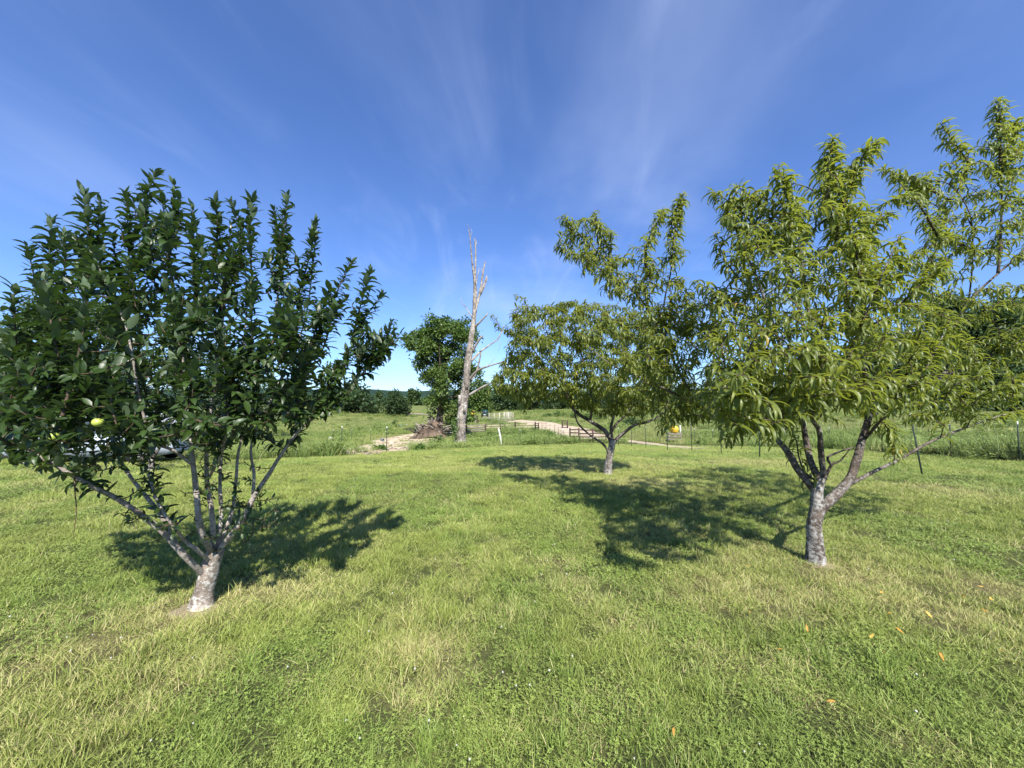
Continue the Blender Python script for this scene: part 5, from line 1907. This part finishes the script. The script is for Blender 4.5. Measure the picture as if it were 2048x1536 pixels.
dr = part('door', M['roof_metal'], lambda b: b.box((.36 * Wd, -.10, .98), (.95, .05, 1.95)))
part('handle', M['chrome'], lambda b: b.cyl((.36 * Wd + .36, -.13, 1.0), (.36 * Wd + .36, -.18, 1.0), .03, 8), dr)


def car(g, rz, label, paint):
    r = thing('parked_car', g, label, 'car')
    prof_x = np.array([-2.2, -2.15, -1.5, -.9, -.4, .6, 1.25, 2.05, 2.2])
    low = np.array([.38, .30, .28, .28, .28, .28, .28, .30, .38])
    belt = np.array([.66, .82, .90, .95, .96, .97, .97, .93, .70])
    V, Q = [], []
    for s in range(len(prof_x)):
        for (yf, zf) in ((.80, 0), (.90, .45), (.86, 1)):
            pass
    K = []
    for i_, x_ in enumerate(prof_x):
        hw = .86 if 0 < i_ < len(prof_x) - 1 else .74
        ring = [(-hw * .92, low[i_]), (-hw, (low[i_] + belt[i_]) / 2), (-hw * .93, belt[i_]), (hw * .93, belt[i_]), (hw, (low[i_] + belt[i_]) / 2), (hw * .92, low[i_])]
        for y_, z_ in ring:
            V.append((x_, y_, z_))
    nr = 6
    for i_ in range(len(prof_x) - 1):
        for j_ in range(nr):
            a_, b_ = i_ * nr + j_, i_ * nr + (j_ + 1) % nr
            Q.append([a_, b_, b_ + nr, a_ + nr])
    mb_ = MB()
    mb_.raw(V, Q)
    e = (len(prof_x) - 1) * nr
    mb_.raw([V[k_] for k_ in range(nr)], [[0, 1, 4, 5], [1, 2, 3, 4]])
    mb_.raw([V[e + k_] for k_ in range(nr)], [[5, 4, 1, 0], [4, 3, 2, 1]])
    add('body', mb_.me('body', paint, (0, 0, 0), False), r)
    mb_ = MB()
    Vc = []
    for x_, hw, z_ in ((-1.55, .80, .9), (-.95, .66, 1.42), (.55, .66, 1.45), (1.2, .80, .95)):
        Vc += [(x_, -hw, z_), (x_, hw, z_)]
    mb_.raw(Vc, [[0, 1, 3, 2], [2, 3, 5, 4], [4, 5, 7, 6], [0, 2, 4, 6], [1, 7, 5, 3]])
    cab_ = add('windows', mb_.me('windows', M['glass'], (0, 0, 0)), r)
    mb_ = MB()
    mb_.box((-.2, 0, 1.455), (1.55, 1.34, .05))
    add('roof', mb_.me('roof', paint, (0, 0, 0)), r)
    for sx in (-1.35, 1.35):
        for sy in (-1, 1):
            mb_ = MB()
            mb_.cyl((sx, sy * .70, .32), (sx, sy * .89, .32), .32, 20)
            wh = add('wheel', mb_.me('wheel', M['black_rubber'], (0, 0, 0), True), r)
            mb_ = MB()
            mb_.cyl((sx, sy * .88, .32), (sx, sy * .90, .32), .19, 12)
            add('rim', mb_.me('rim', M['chrome'], (0, 0, 0), True), wh)
    for sy in (-.6, .6):
        mb_ = MB()
        mb_.box((2.16, sy, .68), (.08, .3, .12))
        add('headlight', mb_.me('headlight', M['chrome'], (0, 0, 0)), r)
    r.rotation_euler = (0, 0, rz)


g = G(215, 925)
car(g, math.radians(12), 'silver parked car seen through the lower apple leaves', M['silver_paint'])

# ================================================================== BRUSH PILE, STONES
g0 = G(862, 876)
u = g0[1] / F
root = thing('brush_pile', g0, 'heap of dark earth, roots and broken wood under the walnut tree', 'brush pile')
nx, ny = 46, 26
xx, yy = np.meshgrid(np.linspace(-46, 34, nx) * u, np.linspace(-16, 40, ny) * u)
prof = np.interp(xx / u, [-46, -38, -20, 0, 10, 16, 24, 34], [0, 7, 20, 36, 40, 30, 12, 0]) * u
pr2 = np.exp(-((yy / u - 6) / 16) ** 2)
zz = prof * pr2 * (1 + .5 * (fbm(xx * 1.3, yy * 1.3, 4, 4) - .5)) + (fbm(xx * 4, yy * 4, 8, 2) - .5) * .3 * (prof > .2)
zz += Hh(xx + g0[0], yy + g0[1]) - g0[2] - .12
V = np.stack([xx, yy, zz], -1).reshape(-1, 3)
Q = np.array([[i * nx + j, i * nx + j + 1, (i + 1) * nx + j + 1, (i + 1) * nx + j] for i in range(ny - 1) for j in range(nx - 1)])
add('mound', mesh_np('mound', V, Q, M['debris'], smooth=False), root)
# broken wood on it
zf = lambda a, c: float(zz[min(ny - 1, max(0, int((c / u + 16) / 56 * (ny - 1)))), min(nx - 1, max(0, int((a / u + 46) / 80 * (nx - 1))))])
for i in range(70):
    a, c = rng.uniform(-34, 24) * u, rng.uniform(-8, 10) * u
    z_ = zf(a, c)
    dv = nrm(np.array([rng.normal(), rng.normal() * .6, rng.normal() * .35 + .1])) * rng.uniform(.5, 1.5)
    b = MB()
    b.tube(np.array([[a, c, z_ - .05], np.array([a, c, z_ + .12]) + dv * .5 + rng.normal(0, .06, 3), np.array([a, c, z_ + .15]) + dv]), np.array([.09, .07, .03]) * rng.uniform(.5, 1.4), 6, rough=.1)
    add('branch', b.me('branch', M['grey_wood'] if rng.uniform() < .6 else M['tree_bark'], (0, 0, 0), True), root)


def rock(g, sx, sy, sz, label=None, parent=None, name='stone', cat='stone', m=None, group=None):
    th = np.linspace(0, np.pi, 7)
    aa = np.arange(9) / 9 * 2 * np.pi
    V = np.stack([np.sin(th)[:, None] * np.cos(aa), np.sin(th)[:, None] * np.sin(aa), np.cos(th)[:, None] * np.ones(9)], -1)
    V = V * (1 + rng.normal(0, .10, V.shape[:2]))[..., None] * [sx, sy, sz]
    V = V.reshape(-1, 3)
    Q = np.array([[i * 9 + j, (i + 1) * 9 + j, (i + 1) * 9 + (j + 1) % 9, i * 9 + (j + 1) % 9] for i in range(6) for j in range(9)])
    me = mesh_np(name, V + [0, 0, sz * .5], Q, m or M['stone'], smooth=False)
    o = add(name, me, parent, loc=g)
    if parent is None:
        tagm(o, label, cat, group)
    return o


rock(G(785, 853), .22, .2, .14, 'small white stone left of the little upright bush')
rock(G(800, 853), .36, .3, .24, 'larger white stone right of the little upright bush')
rock(G(813, 851), .22, .2, .12, 'small pale stone in the field nearest the walnut tree')
rock(G(773, 864), .30, .24, .10, 'flat white stone below the little upright bush')
rock(G(660, 882), .26, .2, .28, 'pale stone beside the right end of the apple foliage')
# stones strewn on the bare earth
V, Q, n = [], [], 0
for i in range(320):
    px, py = rng.uniform(695, 878), rng.uniform(870, 912)
    if not inside(earth_poly, np.array([px]), np.array([py]))[0]:
        continue
    g = G(px, py)
    s = rng.uniform(.03, .10)
    v = nrm(rng.normal(0, 1, (8, 3)))
    base_ = np.array([[-1, -1, -1], [1, -1, -1], [1, 1, -1], [-1, 1, -1], [-1, -1, 1], [1, -1, 1], [1, 1, 1], [-1, 1, 1]]) * .7 + v * .4
    V.append(base_ * s * [1.3, 1, .6] + g + [0, 0, s * .3])
    Q.append(np.array([[0, 3, 2, 1], [4, 5, 6, 7], [0, 1, 5, 4], [1, 2, 6, 5], [2, 3, 7, 6], [3, 0, 4, 7]]) + n)
    n += 8
add('rubble', mesh_np('rubble', np.vstack(V), np.vstack(Q), M['soil'], smooth=False), kind='stuff')
# grey pipe lying on the earth
g = G(763, 882)
u = g[1] / F
root = thing('drain_pipe', g, 'short grey drain pipe lying on the bare earth', 'pipe')
b = MB()
aa = np.arange(18) / 18 * 2 * np.pi
R1, R2, Ln = 2.6 * u, 2.1 * u, 9 * u
V = []
for x_, r_ in ((0, R1), (Ln, R1), (Ln, R2), (0, R2)):
    V += [[x_, r_ * math.cos(a_), R1 + r_ * math.sin(a_)] for a_ in aa]
Q = [[k_ * 18 + j, k_ * 18 + (j + 1) % 18, ((k_ + 1) % 4) * 18 + (j + 1) % 18, ((k_ + 1) % 4) * 18 + j] for k_ in range(4) for j in range(18)]
b.raw(V, Q)
o = add('barrel', b.me('barrel', simple('pipe_grey', (.22, .24, .27), .6), (0, 0, 0)), root)
b = MB()
for x_ in (0.02, Ln * .5, Ln - .02):
    b.tube([(x_ - .03, 0, R1), (x_ + .03, 0, R1)], [R1 * 1.06] * 2, 18, cap=False)
add('band', b.me('band', simple('band_grey', (.30, .31, .33), .6), (0, 0, 0)), root)
root.rotation_euler = (0, 0, math.radians(-50))
# fallen pale logs / branch litter in field
for (p, L__, rz, lb) in (((828, 831), 6.5, .2, 'grey fallen log lying on the far left field near the walnut'), ((1335, 899), 0, 0, '')):
    if not L__:
        continue
    g = G(*p)
    b = MB()
    b.tube([(-L__ / 2, 0, .25), (-1, .2, .35), (1, 0, .3), (L__ / 2, .1, .18)], [.28, .26, .22, .12], 10, rough=.08, res=.4)
    o = add('fallen_log', b.me('fallen_log', M['grey_wood'], (0, 0, 0), True), loc=g)
    o.rotation_euler = (0, 0, rz)
    tagm(o, lb, 'log')

# ================================================================== SMALL THINGS IN THE LAWN
fl = [(1616, 1280, 'big'), (1760, 1198, ''), (1956, 1184, ''), (1962, 1232, ''), (1785, 1240, ''), (1865, 1250, ''), (1792, 1270, ''), (1998, 1316, 'r'), (2044, 1240, ''), (1672, 1424, ''),
      (1566, 1316, ''), (1768, 1320, ''), (1880, 1322, ''), (1926, 1202, ''), (1984, 1214, ''), (1348, 1478, ''), (1500, 1240, ''), (1740, 1292, ''), (1500, 1145, ''), (1280, 1230, '')]
near_words = ['orange-yellow fallen peach leaf standing upright in dark clover, leftmost of the bright ones', 'fallen yellow leaf in the grass nearest the large peach shade', 'bright yellow fallen leaf highest on the right of the lawn', 'orange fallen leaf just below the highest bright one',
              'pale orange fallen leaf in the middle of the scattered group', 'small orange fallen leaf right of the middle of the group', 'slanting yellow fallen leaf below the middle of the group', 'yellow fallen leaf lying flat low at the right',
              'yellow fallen leaf at the very right edge of the photo', 'long pale fallen leaf lowest of the scattered group', 'reddish fallen leaf beside a straw patch', 'curled yellow fallen leaf in the clover below the group', 'tiny orange fallen leaf right of the curled one',
              'thin curled yellow leaf near the highest bright one', 'straw yellow fallen leaf under the thin curled one', 'pale tan fallen leaf alone at the bottom centre right', 'brownish fallen leaf left of the upright orange one', 'flat yellow leaf with a white spot of clover beside it', 'fallen leaf in the straw left of the large peach trunk', 'fallen leaf in the open lawn below the peach shadow']
flm = []
for v_ in range(3):
    Vt, Qt, UVt = leaf_tpl(.24 + .03 * v_, 6, (.5, 1.3, -.7)[v_], .3, lw, .3 * v_)
    A = np.zeros((len(Vt), 4), np.float32)
    A[:, 0] = (.2, .6, .9)[v_]
    A[:, 1:3] = UVt
    flm.append(mesh_np('fallen_leaf', Vt * [1, 1.25, 1], Qt, M['fallen_leaf'], {'tint': ('FLOAT_COLOR', A)}))
for i, ((px, py, _), lb) in enumerate(zip(fl, near_words)):
    g = G(px, py)
    o = add('fallen_leaf', flm[i % 3], loc=g + [0, 0, .052])
    s = rng.uniform(.035, .058)
    o.scale = (s, s, s)
    o.rotation_euler = (rng.uniform(-.4, .4), rng.uniform(-.5, .5) if _ != 'big' else -1.2, rng.uniform(0, 6.28))
    tagm(o, lb, 'fallen leaf', 'fallen yellow leaves on the lawn')

# white clover heads: too many and too small to count
n = 170
x, y = wedge(n * 3, 1.7, 9, math.radians(55))
dd_, ll_, _ = lawn_state(x, y)
k = (rng.uniform(0, 1, len(x)) < .06 + .35 * ll_ + .4 * (fbm(x * .6 + 5, y * .6, 61, 2) > .56))
x, y = x[k][:n], y[k][:n]
V, Q, m_ = [], [], 0
th = np.linspace(0, np.pi, 5)
aa = np.arange(7) / 7 * 2 * np.pi
sph = np.stack([np.sin(th)[:, None] * np.cos(aa), np.sin(th)[:, None] * np.sin(aa), np.cos(th)[:, None] * np.ones(7)], -1).reshape(-1, 3)
sq = np.array([[i * 7 + j, (i + 1) * 7 + j, (i + 1) * 7 + (j + 1) % 7, i * 7 + (j + 1) % 7] for i in range(4) for j in range(7)])
for a, c in zip(x, y):
    r_ = rng.uniform(.004, .007)
    V.append(sph * (1 + rng.normal(0, .15, len(sph)))[:, None] * r_ + [a, c, float(Hh(a, c)) + rng.uniform(.05, .075)])
    Q.append(sq + m_)
    m_ += len(sph)
add('clover_flowers', mesh_np('clover_flowers', np.vstack(V), np.vstack(Q), simple('clover_white', (.48, .48, .38), .8, .2, 200), smooth=False), kind='stuff')

# bare soil rings at the tree feet
for nm_, gg, rr in (('soil_patch', ab, .13), ('soil_patch', pb, .13)):
    K1, K2 = 10, 26
    V = [[gg[0], gg[1], float(Hh(gg[0], gg[1])) + .010]]
    aa = np.arange(K2) / K2 * 2 * np.pi
    wob = 1 + .45 * (fbm(np.cos(aa) * 2 + gg[0], np.sin(aa) * 2, 3, 3) - .5) * 2
    for i_ in range(1, K1 + 1):
        r_ = rr * i_ / K1 * wob
        xx, yy = gg[0] + r_ * np.cos(aa) * 1.3, gg[1] - .05 + r_ * np.sin(aa)
        V += np.stack([xx, yy, Hh(xx, yy) + .010 * (1 - (i_ / K1) ** 3) + (fbm(xx * 30, yy * 30, 2, 2) - .5) * .02 * (i_ < K1) - .02 * (i_ == K1)], 1).tolist()
    T = [[0, 1 + j, 1 + (j + 1) % K2] for j in range(K2)]
    Q = [[1 + i_ * K2 + j, 1 + (i_ + 1) * K2 + j, 1 + (i_ + 1) * K2 + (j + 1) % K2, 1 + i_ * K2 + (j + 1) % K2] for i_ in range(K1 - 1) for j in range(K2)]
    add(nm_, mesh_np(nm_, np.array(V), [np.array(Q)[:, ::1], np.array(T)], M['soil']), kind='structure')
print('objects', len(bpy.data.objects))
